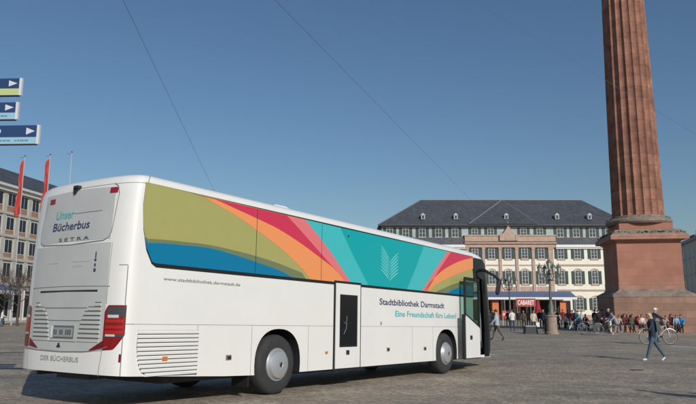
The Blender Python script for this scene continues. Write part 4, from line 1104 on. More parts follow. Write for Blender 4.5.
# finger signs
NAVY, LBL, YGR, WHT = mat('sign_navy', (.022, .055, .15), .4), mat('sign_light_blue', (.30, .50, .62), .45), mat('sign_yellow_green', (.50, .56, .26), .45), mat('sign_edge_white', (.62, .64, .68), .4)
SD = 10.2
for i, (xe, yt, ym, yb, lowm, lab, rd) in enumerate(((23.3, 79.4, 89.5, 96, YGR, 'topmost blue direction sign with yellow-green lower strip', .0),
                                        (19.6, 103.2, 113.5, 120, LBL, 'middle blue direction sign, shortest of the three', .0),
                                        (41.0, 126.2, 138, 144.6, LBL, 'lowest blue direction sign with round symbol, longest of the three', .0))):
    A, Bp, Cc = at(xe, yt, SD), at(xe-1, ym, SD), at(xe-1.5, yb, SD)
    xL = at(-26, yt, SD).x
    fs_ = thing('direction_sign', lab, 'direction sign', (xL, SD, 0), R(-2.2), 'finger signs on one post')
    L_ = A.x-xL
    b = MB(); b.box(0, L_-.03, -.02, .02, Bp.z+.001, A.z, 0); b.build('name_panel', NAVY, fs_)
    b = MB(); b.box(0, L_-.03, -.02, .02, Cc.z, Bp.z, 0); b.build('lower_strip', lowm, fs_)
    b = MB(); b.box(L_-.03, L_+.012, -.024, .024, Cc.z-.004, A.z+.004, 0); b.build('end_cap', WHT, fs_)
    b = MB(); b.box(0, L_-.03, -.024, .024, Cc.z-.016, Cc.z-.001); b.build('lower_edge', DARKPL, fs_)
    h = A.z-Bp.z; zc = (A.z+Bp.z)/2
    b = MB(); b.prism([(L_-.20, zc-h*.30), (L_-.06, zc), (L_-.20, zc+h*.30)], lambda x, z, t: V((x, t, z)), -.024, -.019); b.build('arrow', WHT, fs_)
    if i == 2:
        b = MB(); cxx = at(-.5, 132, SD).x-xL; b.prism([(cxx+.045*math.cos(2*PI*k/16), zc+.045*math.sin(2*PI*k/16)) for k in range(16)], lambda x, z, t: V((x, t, z)), -.024, -.019); b.build('round_symbol', WHT, fs_)
    if i > 0:
        zc2 = (Bp.z+Cc.z)/2; rr = random.Random(i)
        x = L_-.16
        for k in range(9 if i == 2 else 4):
            ww = rr.uniform(.03, .06)
            if i == 2 and k == 4: x -= .06
            b = MB(); b.box(x-ww, x, -.0225, -.0195, zc2-.012, zc2+.012); b.build('small_lettering', mat('sign_small_ink', (.13, .24, .34), .5), fs_); x -= ww+.012
zs1 = at(0, 70, SD).z
xL = at(-26, 110, SD).x
b = MB(); gzl = gz(SX*xL+SY*SD); b.tube([(0, 0, gzl), (0, 0, zs1+.3)], .05, 12); b.tube([(0, 0, zs1+.3), (0, 0, zs1+.36)], [.06, .03], 12)
tag(b.build('sign_post', STEEL, loc=(xL-.06, SD+.06, 0)), 'grey steel post carrying the blue direction signs', 'post')

# overhead wires
WIRE = mat('wire_dark', (.15, .18, .22), .6)
def wire(label, a, b_, rad, m=WIRE, sag=.0):
    b = MB(); k = 12; b.tube([a.lerp(b_, i/k)-V((0, 0, sag*4*(i/k)*(1-i/k))) for i in range(k+1)], rad, 5, cap=True)
    tag(b.build('overhead_wire', m, fix=False), label, 'wire', 'span wires over the square')
mastp = at(229, 222, 53.0)
a1 = at(123, 0, 17.0); e1 = mastp
wire('overhead wire descending behind the rear half of the coach', e1+(a1-e1)*1.35, e1, .006)
a2 = at(275, 0, 18.0); e2 = at(492, 221.5, BY-.9)
wire('overhead wire running down to the slate roof of the palace', e2+(a2-e2)*1.1, e2, .007)
a3, e3 = at(472, 0, 28.0), at(760, 173, 38.0)
wire('overhead wire crossing in front of the fluted column', e3+(a3-e3)*1.3, e3, .007)
ms = MB(); gm_ = V((mastp.x, mastp.y, 0)); ms.tube([(0, 0, 0), (0, 0, mastp.z+.15)], [.11, .075], 10)
tag(ms.build('wire_mast', STEEL, loc=gm_), 'slim grey mast behind the coach holding an overhead wire', 'mast')

# bare trees at the left building
BARK = mat('bark', (.085, .07, .058), .9, var=.3, scale=5)
def tree(px, pyb, h, label, seed):
    rr = random.Random(seed); g0 = gnd(px, pyb)
    t = thing('bare_tree', label, 'tree', tuple(g0), rr.uniform(0, 6), 'leafless trees in front of the pale block')
    tr_ = MB(); tr_.tube([(0, 0, 0), (.04, .02, h*.2), (.0, .05, h*.4), (.02, .0, h*.62)], [.15, .12, .10, .06], 8); tr_.build('trunk', BARK, t, 60)
    cr = MB()
    def br(p, d, l, r_, lev):
        q = p+d*l*.5+V((rr.uniform(-1, 1), rr.uniform(-1, 1), rr.uniform(-.3, .6)))*l*.08; e_ = p+d*l
        cr.tube([p, q, e_], [r_, r_*.8, r_*.55], 5 if lev < 2 else 3, cap=False)
        if lev < 4:
            for k in range(4 if lev < 2 else 3):
                nd = (d+V((rr.uniform(-1, 1), rr.uniform(-1, 1), rr.uniform(-.35, .8)))*.75).normalized()
                br(p.lerp(e_, rr.uniform(.35, 1)), nd, l*rr.uniform(.55, .8), r_*.55, lev+1)
    for k in range(7):
        a = k*2.4+rr.uniform(-.4, .4); z = h*(.30+.05*k)
        br(V((.02, .02, z)), V((math.cos(a), math.sin(a), rr.uniform(.5, 1.1))).normalized(), h*.26, .05, 0)
    cr.build('crown', BARK, t, fix=False)
tree(17, 326, 7.0, 'bare young tree with dark trunk left of the coach', 5)
tree(36, 325, 6.4, 'bare young tree partly hidden by the rear corner of the coach', 11)
tree(3, 325, 6.0, 'bare young tree at the far left edge', 17)
#SPLIT2
# ------------------------------------------------------------------ people
SKIN = mat('skin', (.50, .29, .21), .55, var=.06, scale=6)
LIPS = mat('lips', (.34, .12, .10), .5)
EYE = mat('eye_dark', (.02, .018, .016), .2)
def cloth(name, col): return mat('cloth_'+name, col, .85, var=.16, scale=5, bump=.35, bscale=18)
CL = dict(navy=cloth('navy', (.022, .030, .055)), black=cloth('black', (.016, .016, .018)), jeans=cloth('jeans', (.085, .135, .20)), wjeans=cloth('blue_grey_jeans', (.055, .10, .135)), djeans=cloth('dark_jeans', (.03, .045, .085)),
          white=cloth('white', (.70, .69, .66)), cream=cloth('cream', (.58, .50, .38)), grey=cloth('grey', (.22, .23, .25)), lblue=cloth('light_blue', (.36, .44, .52)),
          red=cloth('red', (.38, .035, .035)), dred=cloth('dark_red', (.12, .02, .025)), blue=cloth('bright_blue', (.03, .24, .60)), maroon=cloth('maroon', (.09, .02, .03)),
          teal=cloth('teal', (.08, .26, .30)), brown=cloth('brown', (.10, .075, .055)), beige=cloth('beige', (.45, .38, .28)), lilac=cloth('grey_lilac', (.33, .31, .35)), pink=cloth('pink', (.58, .33, .33)),
          green=cloth('olive', (.09, .10, .05)), lteal=cloth('pale_teal', (.20, .42, .47)))
HAIR = dict(dark=mat('hair_dark', (.022, .016, .012), .5, var=.3, scale=20), brown=mat('hair_brown', (.075, .042, .024), .5, var=.3, scale=20), blond=mat('hair_blond', (.46, .34, .19), .5, var=.2, scale=20), grey=mat('hair_grey', (.38, .37, .35), .55, var=.2, scale=20), white=mat('cap_white', (.75, .75, .73), .7))
SHOE = dict(white=mat('shoe_white', (.66, .65, .62), .6), black=mat('shoe_black', (.02, .02, .02), .5), brown=mat('shoe_brown', (.09, .055, .035), .5))

def person(label, loc, face, H=1.72, top='navy', legs='djeans', hair='dark', shoe='black', jacket=True, group=None, seat=None,
           hip=(0, 0), knee=(0, 0), lean=0., sh=(0, 0), el=(10, 10), abd=(8, 8), hipabd=(2, 2), headpitch=0., headturn=0., longhair=False, bulk=1., under=None):
    """angles in degrees; pairs are (left, right); face = heading, 0 looks along +x"""
    k = H/1.72
    P = {}; sk = []
    def rx(v, a): a = R(a); c, s_ = math.cos(a), math.sin(a); return V((v[0], v[1]*c-v[2]*s_, v[1]*s_+v[2]*c))   # pitch about x; y is forward
    def T(v): return rx(v, -lean)        # lean forward
    pel = V((0, 0, 0))
    sp = {'waist': (0, .0, .14), 'chest': (0, .01, .33), 'ntop': (0, 0, .49), 'neck': (0, .012, .54)}
    for n_, v in sp.items(): P[n_] = pel+T(v)
    hb = P['neck']
    hd = lambda v: hb+rx(Matrix.Rotation(R(headturn), 3, 'Z') @ V(v), -lean*.35-headpitch)
    P['h1'], P['h2'], P['h3'] = hd((0, .025, .07)), hd((0, .02, .145)), hd((0, .008, .20))
    ends = {}
    for i, s_ in enumerate((-1, 1)):
        shp = pel+T((s_*.175, 0, .445)); P['sh%d' % i] = shp
        up_ = rx((0, 0, -1), sh[i]-lean*.4); up_ = (Matrix.Rotation(R(abd[i])*-s_, 3, 'Y') @ up_)
        e_ = shp+up_*.285; P['el%d' % i] = e_
        fo = rx((0, 0, -1), sh[i]+el[i]-lean*.4); fo = Matrix.Rotation(R(abd[i]*.4)*-s_, 3, 'Y') @ fo
        w_ = e_+fo*.25; P['wr%d' % i] = w_; P['ha%d' % i] = w_+fo*.085
        ends['hand%d' % i] = (w_, fo, s_)
        hp_ = pel+V((s_*.088, 0, -.04)); P['hip%d' % i] = hp_
        th = Matrix.Rotation(R(hipabd[i])*-s_, 3, 'Y') @ rx((0, 0, -1), hip[i]); kn = hp_+th*.42; P['kn%d' % i] = kn
        ca = Matrix.Rotation(R(hipabd[i])*-s_*.6, 3, 'Y') @ rx((0, 0, -1), hip[i]-knee[i]); an = kn+ca*.41; P['an%d' % i] = an
        fd_ = rx((0, 1, -.15), (hip[i]-knee[i])*.75); fd_.normalize()
        P['to%d' % i] = an+fd_*.15+V((0, 0, -.045)); P['he%d' % i] = an+V((0, -.02, -.02))
    RAD = {'pel': (.150, .112), 'waist': (.132, .098), 'chest': (.160, .112), 'ntop': (.072, .066), 'neck': (.054, .054), 'h1': (.064, .082), 'h2': (.076, .096), 'h3': (.046, .056),
           'sh': (.068, .064), 'el': (.046, .046), 'wr': (.031, .028), 'ha': (.040, .018), 'hip': (.098, .094), 'kn': (.060, .060), 'an': (.041, .043), 'to': (.040, .026)}
    names = ['pel', 'waist', 'chest', 'ntop', 'neck', 'h1', 'h2', 'h3']; E = [('pel', 'waist'), ('waist', 'chest'), ('chest', 'ntop'), ('ntop', 'neck'), ('neck', 'h1'), ('h1', 'h2'), ('h2', 'h3')]
    P['pel'] = pel
    for i in (0, 1):
        c = str(i); names += [n_+c for n_ in ('sh', 'el', 'wr', 'ha', 'hip', 'kn', 'an', 'to')]
        E += [('chest', 'sh'+c), ('sh'+c, 'el'+c), ('el'+c, 'wr'+c), ('wr'+c, 'ha'+c), ('pel', 'hip'+c), ('hip'+c, 'kn'+c), ('kn'+c, 'an'+c), ('an'+c, 'to'+c)]
    idx = {n_: i for i, n_ in enumerate(names)}
    me = bpy.data.meshes.new('person'); me.from_pydata([P[n_]*k for n_ in names], [(idx[a], idx[b_]) for a, b_ in E], [])
    o = bpy.data.objects.new('person', me); COL.objects.link(o)
    sm_ = o.modifiers.new('s', 'SKIN'); sm_.use_smooth_shade = True; sm_.branch_smoothing = .6
    for n_ in names:
        r_ = RAD[n_.rstrip('01')] if n_.rstrip('01') in RAD else RAD[n_]
        if n_ in ('h1', 'h2', 'h3'): r_ = RAD[n_]
        f = k*(bulk if n_ in ('pel', 'waist', 'chest') else 1)
        me.skin_vertices[0].data[idx[n_]].radius = (r_[0]*f, r_[1]*f)
        me.skin_vertices[0].data[idx[n_]].use_root = n_ == 'pel'
    ss = o.modifiers.new('u', 'SUBSURF'); ss.levels = ss.render_levels = 1
    m2 = evalmesh(o); bpy.data.objects.remove(o); bpy.data.meshes.remove(me)
    mats = [CL[top], CL[legs], SKIN, SHOE[shoe], EYE, LIPS]
    m2.materials.clear()
    for mm in mats: m2.materials.append(mm)
    segs = [(a, b_) for a, b_ in E]
    def mat_of(a, b_):
        n_ = b_.rstrip('01')
        if n_ in ('waist', 'chest', 'ntop', 'sh', 'el', 'wr'): return 0
        if n_ in ('hip', 'kn', 'an'): return 1
        if n_ == 'to': return 3
        return 2
    bmx = bmesh.new(); bmx.from_mesh(m2)
    for f in bmx.faces:
        c = f.calc_center_median(); best = (9, 0)
        for a, b_ in segs:
            A, B_ = P[a]*k, P[b_]*k; t = max(0, min(1, (c-A).dot(B_-A)/max(1e-9, (B_-A).length_squared)))
            ra = RAD.get(a.rstrip('01') if a not in RAD else a)[0]; rb_ = RAD.get(b_.rstrip('01') if b_ not in RAD else b_)[0]
            d = (c-A.lerp(B_, t)).length/(ra+(rb_-ra)*t)
            if d < best[0]: best = (d, mat_of(a, b_))
        f.material_index = best[1]; f.smooth = True
    bmx.to_mesh(m2); bmx.free()
    # fingers, face and ears join the same mesh
    b = MB()
    for i in (0, 1):
        w_, fo, s_ = ends['hand%d' % i]; side_ = V((0, 1, 0)) if abs(fo.y) < .7 else V((0, 0, 1))
        side_ = (side_-fo*side_.dot(fo)).normalized(); pal = fo.cross(side_)*s_
        for j, (off, ln) in enumerate(((-.028, .062), (-.010, .076), (.009, .080), (.027, .072))):
            p = w_+fo*.082+side_*off; q = p+fo*ln*.5-pal*.004; e_ = q+fo*ln*.42-pal*.016
            b.tube([p*k, q*k, e_*k], [.0095*k, .0085*k, .006*k], 6, 2)
        p = w_+fo*.03+side_*.034; q = p+fo*.035+side_*.022; e_ = q+fo*.032+side_*.004
        b.tube([p*k, q*k, e_*k], [.012*k, .010*k, .007*k], 6, 2)
    for s_ in (-1, 1):
        b.ell(hd((s_*.029, .108, .125))*k, (.011*k, .006*k, .007*k), 8, 5, 4)
        b.ell(hd((s_*.078, .012, .118))*k, (.010*k, .020*k, .030*k), 8, 5, 2)
    b.tube([hd((0, .108, .128))*k, hd((0, .124, .10))*k, hd((0, .108, .09))*k], [.008*k, .014*k, .008*k], 6, 2)
    b.ell(hd((0, .104, .066))*k, (.022*k, .008*k, .006*k), 8, 5, 5)
    extra = b.build('x', mats, None, 60)
    bmx = bmesh.new(); bmx.from_mesh(m2); bmx.from_mesh(extra.data); bmx.to_mesh(m2); bmx.free(); bpy.data.objects.remove(extra)
    me = m2
    zmin = min(v.co.z for v in me.vertices)
    z0 = -zmin if seat is None else seat
    body_ = bpy.data.objects.new('person', me); COL.objects.link(body_)
    body_.location = (loc[0], loc[1], (loc[2] if len(loc) > 2 else 0)+z0); body_.rotation_euler = (0, 0, R(face)-PI/2)
    tag(body_, label, 'person', group)
    # hair / cap
    b = MB(); n_ = 14; vs = []; rows = 7
    for i in range(rows+1):
        t = PI*.60*i/rows
        for j in range(n_):
            a = 2*PI*j/n_
            x, y = .088*math.sin(t)*math.cos(a), .108*math.sin(t)*math.sin(a)
            z = .128+.098*math.cos(t)
            if y > .02 and z < .165: z = .165+.02*(1-abs(x)/.09)
            if longhair and y < .03 and i == rows: z -= .10; y -= .02
            vs.append(hd((x, y+.004, z))*k)
    b.add(vs, [(i*n_+j, i*n_+(j+1) % n_, (i+1)*n_+(j+1) % n_, (i+1)*n_+j) for i in range(rows) for j in range(n_)])
    if hair == 'white': b.prism([(-.06, .08), (.06, .08), (.05, .15), (-.05, .15)], lambda x, y, t: hd((x, y, .165+t))*k, 0, .012)
    b.build('cap' if hair == 'white' else 'hair', HAIR[hair], body_, 60)
    # jacket body with a hem
    if jacket:
        b = MB(); n_ = 16; vs = []
        rings_ = ((-.10, .170, .135), (-.02, .172, .132), (.14, .152, .118), (.33, .178, .130), (.42, .165, .105), (.47, .105, .08), (.50, .072, .068))
        if seat is not None: rings_ = rings_[1:]
        for z, ra, rb_ in rings_:
            for j in range(n_):
                a = 2*PI*j/n_; x, y = ra*bulk*math.cos(a), rb_*bulk*math.sin(a)+.006
                if y > 0 and abs(x) < .03: y -= .008
                p = V((x, y, z)); vs.append((T(p) if z > -.05 else T(V((x, y, -.05)))+V((0, 0, z+.05)))*k)
        b.add(vs, [(i*n_+j, i*n_+(j+1) % n_, (i+1)*n_+(j+1) % n_, (i+1)*n_+j) for i in range(len(rings_)-1) for j in range(n_)])
        b.build('jacket', CL[top], body_, 70)
    return body_, P, k
def stand(label, px, py, face, **kw):
    for k_, v_ in (('headturn', random.uniform(-50, 50)), ('headpitch', random.uniform(-4, 14)), ('lean', random.uniform(-2, 6)), ('sh', (random.uniform(-8, 22), random.uniform(-8, 22))), ('el', (random.uniform(8, 70), random.uniform(8, 60))), ('hip', (random.uniform(-2, 9), random.uniform(-9, 2))), ('hipabd', (random.uniform(1, 8), random.uniform(1, 8)))): kw.setdefault(k_, v_)
    return person(label, gnd(px, py), face, **kw)
WALK = dict(hip=(24, -20), knee=(8, 14), sh=(-18, 22), el=(15, 22))
WALK2 = dict(hip=(-18, 22), knee=(16, 8), sh=(20, -18), el=(25, 15))
SIT = dict(hip=(82, 80), knee=(84, 88), sh=(28, 24), el=(55, 50), lean=8)

# the walking woman in front
wk = gnd(654.3, 361.0)
wb_, WP, wk_ = person('person striding left in dark jacket and blue jeans with pale shoes, nearest on the square', (wk.x, wk.y, 0), 176, 1.65, 'navy', 'wjeans', 'blond', 'white', True,
       hip=(22, -27), knee=(4, 6), sh=(26, -12), el=(60, 25), abd=(8, 8), lean=5, headpitch=6, longhair=True, bulk=.88)
def local_to(o_, v): return Matrix.Translation(o_.location) @ Matrix.Rotation(o_.rotation_euler.z, 4, 'Z') @ V(v)
b = MB()
b.prism([(-.12, .06), (.12, .06), (.125, .32), (.08, .41), (-.08, .41), (-.125, .32)], lambda x, z, t: V((x, t, z)), -.10, 0)
b.prism([(-.09, .09), (.09, .09), (.09, .24), (-.09, .24)], lambda x, z, t: V((x, t, z)), -.14, -.102)
bpk = b.build('backpack', mat('backpack_slate', (.05, .075, .10), .8, var=.2, scale=6), None, 40, loc=tuple(local_to(wb_, (0, -.125, .04))))
bpk.rotation_euler = (R(-5), 0, wb_.rotation_euler.z)
tag(bpk, 'slate blue backpack worn by the striding person in dark jacket', 'backpack')
b = MB(); 
for s_ in (-1, 1): b.tube([(s_*.10, .0, .42), (s_*.105, .10, .44), (s_*.11, .262, .30), (s_*.12, .25, .12), (s_*.13, .02, .04)], .014, 6)
b.build('strap', mat('strap_black', (.02, .02, .022), .7), bpk)

def bag(label, pos, m, hx=.16, hz=.20):
    b = MB(); b.prism([(-hx, 0), (hx, 0), (hx*.92, hz*1.7), (-hx*.92, hz*1.7)], lambda x, z, t: V((x, t, z)), -.06, .06)
    o_ = b.build('carrier_bag', m, None, 30, loc=tuple(pos)); b = MB(); b.tube([(-hx*.5, 0, hz*1.68), (-hx*.35, 0, hz*2.3), (hx*.35, 0, hz*2.3), (hx*.5, 0, hz*1.68)], .012, 5); b.build('handle', m, o_)
    return tag(o_, label, 'bag')
WBAG = mat('bag_white', (.72, .72, .70), .5)

# bicycles
def bicycle(label, loc, rz, frame, s=1.04, basket=True):
    t = thing('bicycle', label, 'bicycle', tuple(loc), rz, 'bicycles by the column'); t.scale = (s, s, s)
    FR_ = mat('bike_'+frame, {'silver': (.50, .52, .53), 'dark': (.03, .03, .035), 'grey': (.13, .13, .14), 'teal': (.05, .20, .22)}[frame], .35, metal=.3)
    r_ = .335
    for x in (-.53, .53):
        b = MB(); b.lathe([(r_-.018, -.016), (r_, -.018), (r_+.014, 0), (r_, .018), (r_-.018, .016), (r_-.018, -.016)], 32, (x, 0, r_+.014), 'y'); wh = b.build('wheel', TYRE, t, 40)
        b = MB(); b.lathe([(r_-.03, -.012), (r_-.017, -.013), (r_-.017, .013), (r_-.03, .012), (r_-.03, -.012)], 32, (x, 0, r_+.014), 'y'); b.tube([(x, -.05, r_+.014), (x, .05, r_+.014)], .022, 8)
        for j in range(16):
            a = 2*PI*j/16; b.tube([(x, .02*(-1)**j, r_+.014), (x+(r_-.025)*math.cos(a), 0, r_+.014+(r_-.025)*math.sin(a))], .0022, 3, cap=False)
        b.build('rim', STEEL, wh)
        b = MB(); b.tube([(x+(r_+.035)*math.cos(a), 0, r_+.014+(r_+.035)*math.sin(a)) for a in [R(20+14*i) if x < 0 else R(40+12*i) for i in range(11)]], [(.008, .026)]*11, 6); b.build('mudguard', FR_, t)
    z0 = r_+.014; bb = V((-.08, 0, .28)); seat = V((-.26, 0, .88)); hd1, hd0 = V((.36, 0, .92)), V((.40, 0, .74))
    b = MB(); b.tube([bb, seat], .016, 8); b.tube([bb, hd0], .019, 8); b.tube([bb.lerp(seat, .62), hd1-V((.0, 0, .06))], .015, 8); b.tube([hd1, hd0], .02, 8)
    for y in (-.045, .045):
        b.tube([bb+V((0, y*.5, 0)), V((-.53, y, z0))], .010, 6); b.tube([bb.lerp(seat, .8), V((-.53, y, z0))], .009, 6); b.tube([hd0, V((.45, y, .66)), V((.53, y, z0))], .011, 6)
    b.build('frame', FR_, t, 60)
    b = MB(); b.tube([hd1, hd1+V((-.03, 0, .12))], .013, 8); b.tube([hd1+V((-.22, -.28, .14)), hd1+V((-.05, -.24, .15)), hd1+V((-.02, 0, .12)), hd1+V((-.05, .24, .15)), hd1+V((-.22, .28, .14))], .011, 8); b.build('handlebar', STEEL, t, 60)
    b = MB(); b.tube([seat+V((-.15, 0, .075)), seat+V((-.05, 0, .08)), seat+V((.14, 0, .06))], [(.09, .03), (.075, .032), (.025, .02)], 8); b.tube([seat, seat+V((0, 0, .06))], .013, 6); b.build('saddle', DARKPL, t, 60)
    b = MB(); b.lathe([(.03, -.02), (.09, -.02), (.09, -.012), (.03, -.012)], 20, tuple(bb+V((0, -.03, 0))), 'y'); b.tube([bb+V((0, -.06, 0)), bb+V((.10, -.06, -.13))], .009, 6); b.tube([bb+V((0, .06, 0)), bb+V((-.10, .06, .13))], .009, 6)
    b.box(bb.x+.05, bb.x+.15, -.16, -.06, bb.z-.145, bb.z-.12); b.box(bb.x-.15, bb.x-.05, .06, .16, bb.z+.12, bb.z+.145); b.build('crankset', DARKPL, t)
    b = MB(); b.box(-.72, -.32, -.06, .06, .735, .75)
    for y in (-.06, .06): b.tube([(-.68, y, .735), (-.54, y, z0)], .006, 5)
    b.build('luggage_rack', STEEL, t)
    return t
cb = gnd(658.8, 344.5)
bicycle('silver bicycle ridden by the person in the white cap', cb, R(-3), 'silver', 1.06)
# rider (saddle about .96 m)
rid = person('person in white cap and dark jacket riding the silver bicycle', (cb.x-.28, cb.y, cb.z), -3, 1.74, 'navy', 'jeans', 'white', 'black', True, seat=1.06,
       hip=(62, 22), knee=(62, 30), lean=20, sh=(62, 62), el=(12, 12), abd=(8, 8), hipabd=(4, 4))
b2 = gnd(607.5, 335.8); bicycle('dark bicycle held by the standing person near the pedestal corner', b2, R(8), 'dark')
b3 = gnd(590.5, 334.2); bicycle('grey bicycle standing idle in front of the red jacket bench', b3, R(175), 'grey')

G1, G2, G3 = 'people sitting around the column base', 'people standing by the column', 'people in front of the cafe'
# by the coach front
stand('person in light blue shirt and brown trousers walking just right of the coach door', 497.5, 340.3, 165, H=1.76, top='lblue', legs='brown', hair='dark', jacket=True, **WALK2)
stand('person in navy clothes standing half hidden behind the coach front', 489.5, 331, 90, H=1.74, top='navy', legs='djeans')
stand('person in white shirt and dark trousers standing beside the red and white board', 512.6, 331.0, 80, H=1.76, top='white', legs='djeans', hair='brown', jacket=True, group=G3, sh=(-5, 8))
stand('person in black standing left under the CABARET sign', 519.5, 329, 100, H=1.70, top='black', legs='brown', group=G3)
stand('person in brown jacket standing under the middle of the CABARET sign', 524.2, 329.6, 250, H=1.68, top='brown', legs='black', hair='brown', group=G3)
stand('person in olive jacket standing under the right end of the CABARET sign', 528.8, 328.5, 60, H=1.72, top='green', legs='djeans', group=G3)
pw_, _, _ = stand('person in bulky cream jacket standing with a white carrier bag', 534.0, 333.0, 270, H=1.70, top='cream', legs='black', hair='brown', group=G3, bulk=1.12, sh=(10, 12), el=(35, 40))
g0 = gnd(537.4, 332.4); bag('white carrier bag hanging beside the person in cream jacket', (g0.x, g0.y-.05, .42), WBAG, .16, .20)
stand('person in long navy coat standing left of the round stone lamp base', 544.3, 331.2, 200, H=1.78, top='navy', legs='navy', group=G3, bulk=1.08)
stand('person in maroon top and white trousers walking past the bench', 572.6, 330.6, 10, H=1.74, top='maroon', legs='white', hair='dark', shoe='brown', group=G3, **WALK)
stand('person in teal jacket and blue jeans walking behind the white trousers', 578.6, 330.8, 185, H=1.70, top='teal', legs='jeans', hair='brown', group=G3, **WALK2)
stand('person in pale red top standing in the shade of the pedestal', 602.3, 331.2, 300, H=1.74, top='pink', legs='black', hair='brown', group=G2, jacket=False)
stand('person in dark jacket with blond hair standing at the dark bicycle', 610.2, 333.6, 200, H=1.80, top='navy', legs='white', hair='blond', group=G2, sh=(30, 35), el=(35, 30))
person('person in grey-lilac top bending over the dark bicycle', gnd(616.8, 335.5), 190, 1.68, 'lilac', 'djeans', 'brown', 'white', True, G2, hip=(50, 25), knee=(60, 30), lean=28, sh=(50, 45), el=(25, 25))
stand('person in cream jacket and blue jeans standing upright at the plinth', 635.3, 331.0, 250, H=1.80, top='cream', legs='jeans', hair='brown', group=G2, sh=(5, 12), el=(20, 30))
stand('person in black jacket standing between the two orange panels near the parasol', 540.2, 327.8, 230, H=1.74, top='black', legs='black', group=G3)
stand('person in grey jacket standing at the right end of the awning', 575.8, 327.6, 60, H=1.72, top='grey', legs='djeans', hair='grey', group=G3)
stand('person in dark red top and black trousers standing before the orange panel at the right', 563.6, 326.4, 100, H=1.78, top='dred', legs='black', group=G3)
stand('person in pale top standing at the ground floor window right of the awning', 581.8, 327.5, 330, H=1.70, top='lblue', legs='djeans', hair='brown', group=G3)
stand('person in navy jacket standing behind the bench of the red jacket', 595.2, 329.2, 280, H=1.76, top='navy', legs='jeans', hair='dark', group=G2)
stand('person in black clothes standing close to the shaded corner of the pedestal', 598.8, 331.8, 320, H=1.70, top='black', legs='black', hair='dark', group=G2)
stand('person in dark jacket standing left of the first orange panel', 492.8, 326.8, 70, H=1.74, top='black', legs='djeans', group=G3)
stand('person in maroon top standing right of the red and white board', 508.2, 326.9, 110, H=1.68, top='maroon', legs='black', hair='brown', group=G3)
stand('person in cream top standing between the red jacket bench and the pedestal', 599.4, 330.0, 250, H=1.66, top='cream', legs='jeans', hair='dark', group=G2)
stand('person in teal top standing behind the grey-lilac top at the plinth', 621.0, 331.6, 260, H=1.74, top='teal', legs='black', hair='dark', group=G2)
stand('person in black jacket standing at the left end of the crowd by the long bench', 557.6, 329.2, 300, H=1.72, top='black', legs='djeans', hair='brown', group=G3)
stand('person in red jacket and jeans standing behind the long dark bench', 568.4, 327.4, 80, H=1.70, top='red', legs='jeans', hair='dark', group=G3)
# benches and seated people
WOOD = mat('bench_dark', (.03, .028, .026), .6, var=.2)
def bench(label, px, py, L_, rz=0.):
    g0 = gnd(px, py); t = thing('bench', label, 'bench', tuple(g0), rz, 'dark benches')
    for y in (-.16, 0, .16):
        b = MB(); b.box(-L_/2, L_/2, y-.07, y+.07, .40, .45); b.build('slat', WOOD, t)
    for x in (-L_*.4, 0, L_*.4):
        b = MB(); b.box(x-.05, x+.05, -.2, .2, 0, .397); b.build('leg', DARKPL, t)
    return g0
gb = bench('long dark bench in front of the orange panel', 565.5, 328.2, 2.6, .1)
person('person in dark red top sitting on the left end of the dark bench', (gb.x-.75, gb.y, 0), 265, 1.74, 'maroon', 'black', 'dark', 'black', True, G3, seat=.56, **SIT)
person('person in pink top sitting beside the stone lamp base', (gb.x-1.45, gb.y+.25, 0), 280, 1.60, 'pink', 'jeans', 'brown', 'black', True, G3, seat=.56, **SIT)
person('person in white shirt sitting on the middle of the dark bench', (gb.x+.0, gb.y+.05, 0), 275, 1.66, 'white', 'black', 'blond', 'black', True, G3, seat=.56, **SIT)
gb2 = bench('dark bench with red and beige clad people left of the pedestal', 588.5, 329.4, 2.6, -.05)
person('person in bright red jacket sitting on the bench left of the pedestal', (gb2.x-.25, gb2.y, 0), 268, 1.76, 'red', 'djeans', 'dark', 'black', True, G1, seat=.58, bulk=1.08, **SIT)
person('person in pale beige top and light jeans sitting next to the red jacket', (gb2.x+.55, gb2.y, 0), 285, 1.72, 'beige', 'lteal', 'brown', 'white', True, G1, seat=.57, **SIT)
person('person in grey top sitting at the left of the red jacket', (gb2.x-.95, gb2.y, 0), 255, 1.70, 'lblue', 'jeans', 'dark', 'black', True, G1, seat=.57, **SIT)
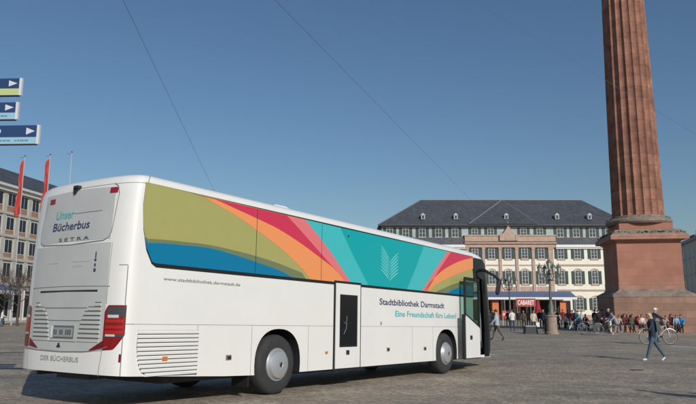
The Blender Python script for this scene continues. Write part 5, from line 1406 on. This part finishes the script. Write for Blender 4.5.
# on the steps of the monument: front edge of the lowest step
def on_step(px, dy=.32, z=.553):
    p = on_plane(px, 325, ctr-ey*(hp+1.0-dy), ey); return (p.x, p.y, z)
for px, lab, tp, lg, hr, H_, kw in (
        (623.8, 'person in dark red top sitting on the step, left of the pair', 'dred', 'black', 'dark', 1.72, {}),
        (628.3, 'person in dark red top sitting on the step, right of the pair', 'maroon', 'djeans', 'brown', 1.66, {}),
        (619.2, 'person in beige top sitting on the step beside the grey-lilac top', 'beige', 'jeans', 'dark', 1.72, {}),
        (632.4, 'person in olive top sitting on the step just left of the standing cream jacket', 'green', 'djeans', 'brown', 1.68, {}),
        (638.4, 'person in bright red top sitting on the step just right of the standing cream jacket', 'red', 'black', 'blond', 1.66, {}),
        (676.6, 'person in light blue top sitting on the step between the maroon and bright blue jackets', 'lblue', 'djeans', 'brown', 1.60, {}),
        (641.8, 'person in white jacket sitting on the step behind the striding person', 'white', 'maroon', 'dark', 1.74, dict(lean=24)),
        (665.0, 'person in beige top sitting on the step behind the bicycle wheel', 'beige', 'brown', 'brown', 1.62, {}),
        (670.8, 'person in maroon jacket sitting on the step right of the cyclist', 'maroon', 'black', 'dark', 1.78, {}),
        (682.0, 'person in bright blue jacket sitting on the step at the right', 'blue', 'black', 'dark', 1.78, dict(bulk=1.12))):
    kw2 = dict(SIT); kw2['lean'] = random.uniform(-4, 26); kw2['headturn'] = random.uniform(-45, 45); kw2['headpitch'] = random.uniform(-8, 22); kw2.update(kw); a_ = random.uniform(-10, 8); kw2['hip'] = (76+a_, 70-a_); kw2['knee'] = (72+random.uniform(-25, 12), 78+random.uniform(-25, 8)); kw2['sh'] = (random.uniform(5, 45), random.uniform(5, 45)); kw2['el'] = (random.uniform(20, 95), random.uniform(20, 80)); kw2['hipabd'] = (random.uniform(2, 16), random.uniform(2, 16))
    q = on_step(px+random.uniform(-.6, .6), random.uniform(.22, .42)); person(lab, q, 262+random.uniform(-30, 30), H_*random.uniform(.94, 1.03), tp, lg, hr, 'black', True, G1, seat=.10, **kw2)
# black planter with a pale rim in front of the cream jacket
g0 = gnd(530.6, 333.6); t = thing('planter_box', 'low black planter box with pale metal rim below the CABARET sign', 'planter', tuple(g0), .05)
b = MB(); b.add([(-.46, -.3, 0), (.46, -.3, 0), (.46, .3, 0), (-.46, .3, 0), (-.40, -.26, .52), (.40, -.26, .52), (.40, .26, .52), (-.40, .26, .52)], [(0, 1, 5, 4), (1, 2, 6, 5), (2, 3, 7, 6), (3, 0, 4, 7), (0, 3, 2, 1), (4, 5, 6, 7)]); b.build('tub', DARKPL, t)
b = MB(); b.box(-.43, .43, -.29, .29, .523, .57); b.build('rim', STEEL, t)
# dark cylinder added as the shaded left side of the lamp base
g0 = gnd(546.9, 334.0); t = thing('lamp_base_shade', 'dark cylinder added as the shaded left side of the stone lamp base', 'added shade', tuple(g0))
b = MB(); b.lathe([(.14, 0), (.15, .04), (.15, 1.02), (.13, 1.08), (0, 1.1)], 16); b.build('drum', DARKPL, t, 30)
# at the left edge
stand('person in white top and blue jeans standing at the far left edge', 1.2, 326.5, 20, H=1.75, top='white', legs='jeans', hair='brown')
# two passers-by outside the frame at the right, whose shadows fall into it
person('person in dark coat walking past beyond the right edge', (7.4, 10.9, gz(SX*7.4+SY*10.9)), 60, 1.78, 'black', 'djeans', 'dark', 'black', True, 'passers-by beyond the right edge', **WALK)
person('person in grey jacket walking past beyond the right edge', (8.2, 10.6, gz(SX*8.2+SY*10.6)), 60, 1.70, 'grey', 'djeans', 'brown', 'black', True, 'passers-by beyond the right edge', **WALK2)
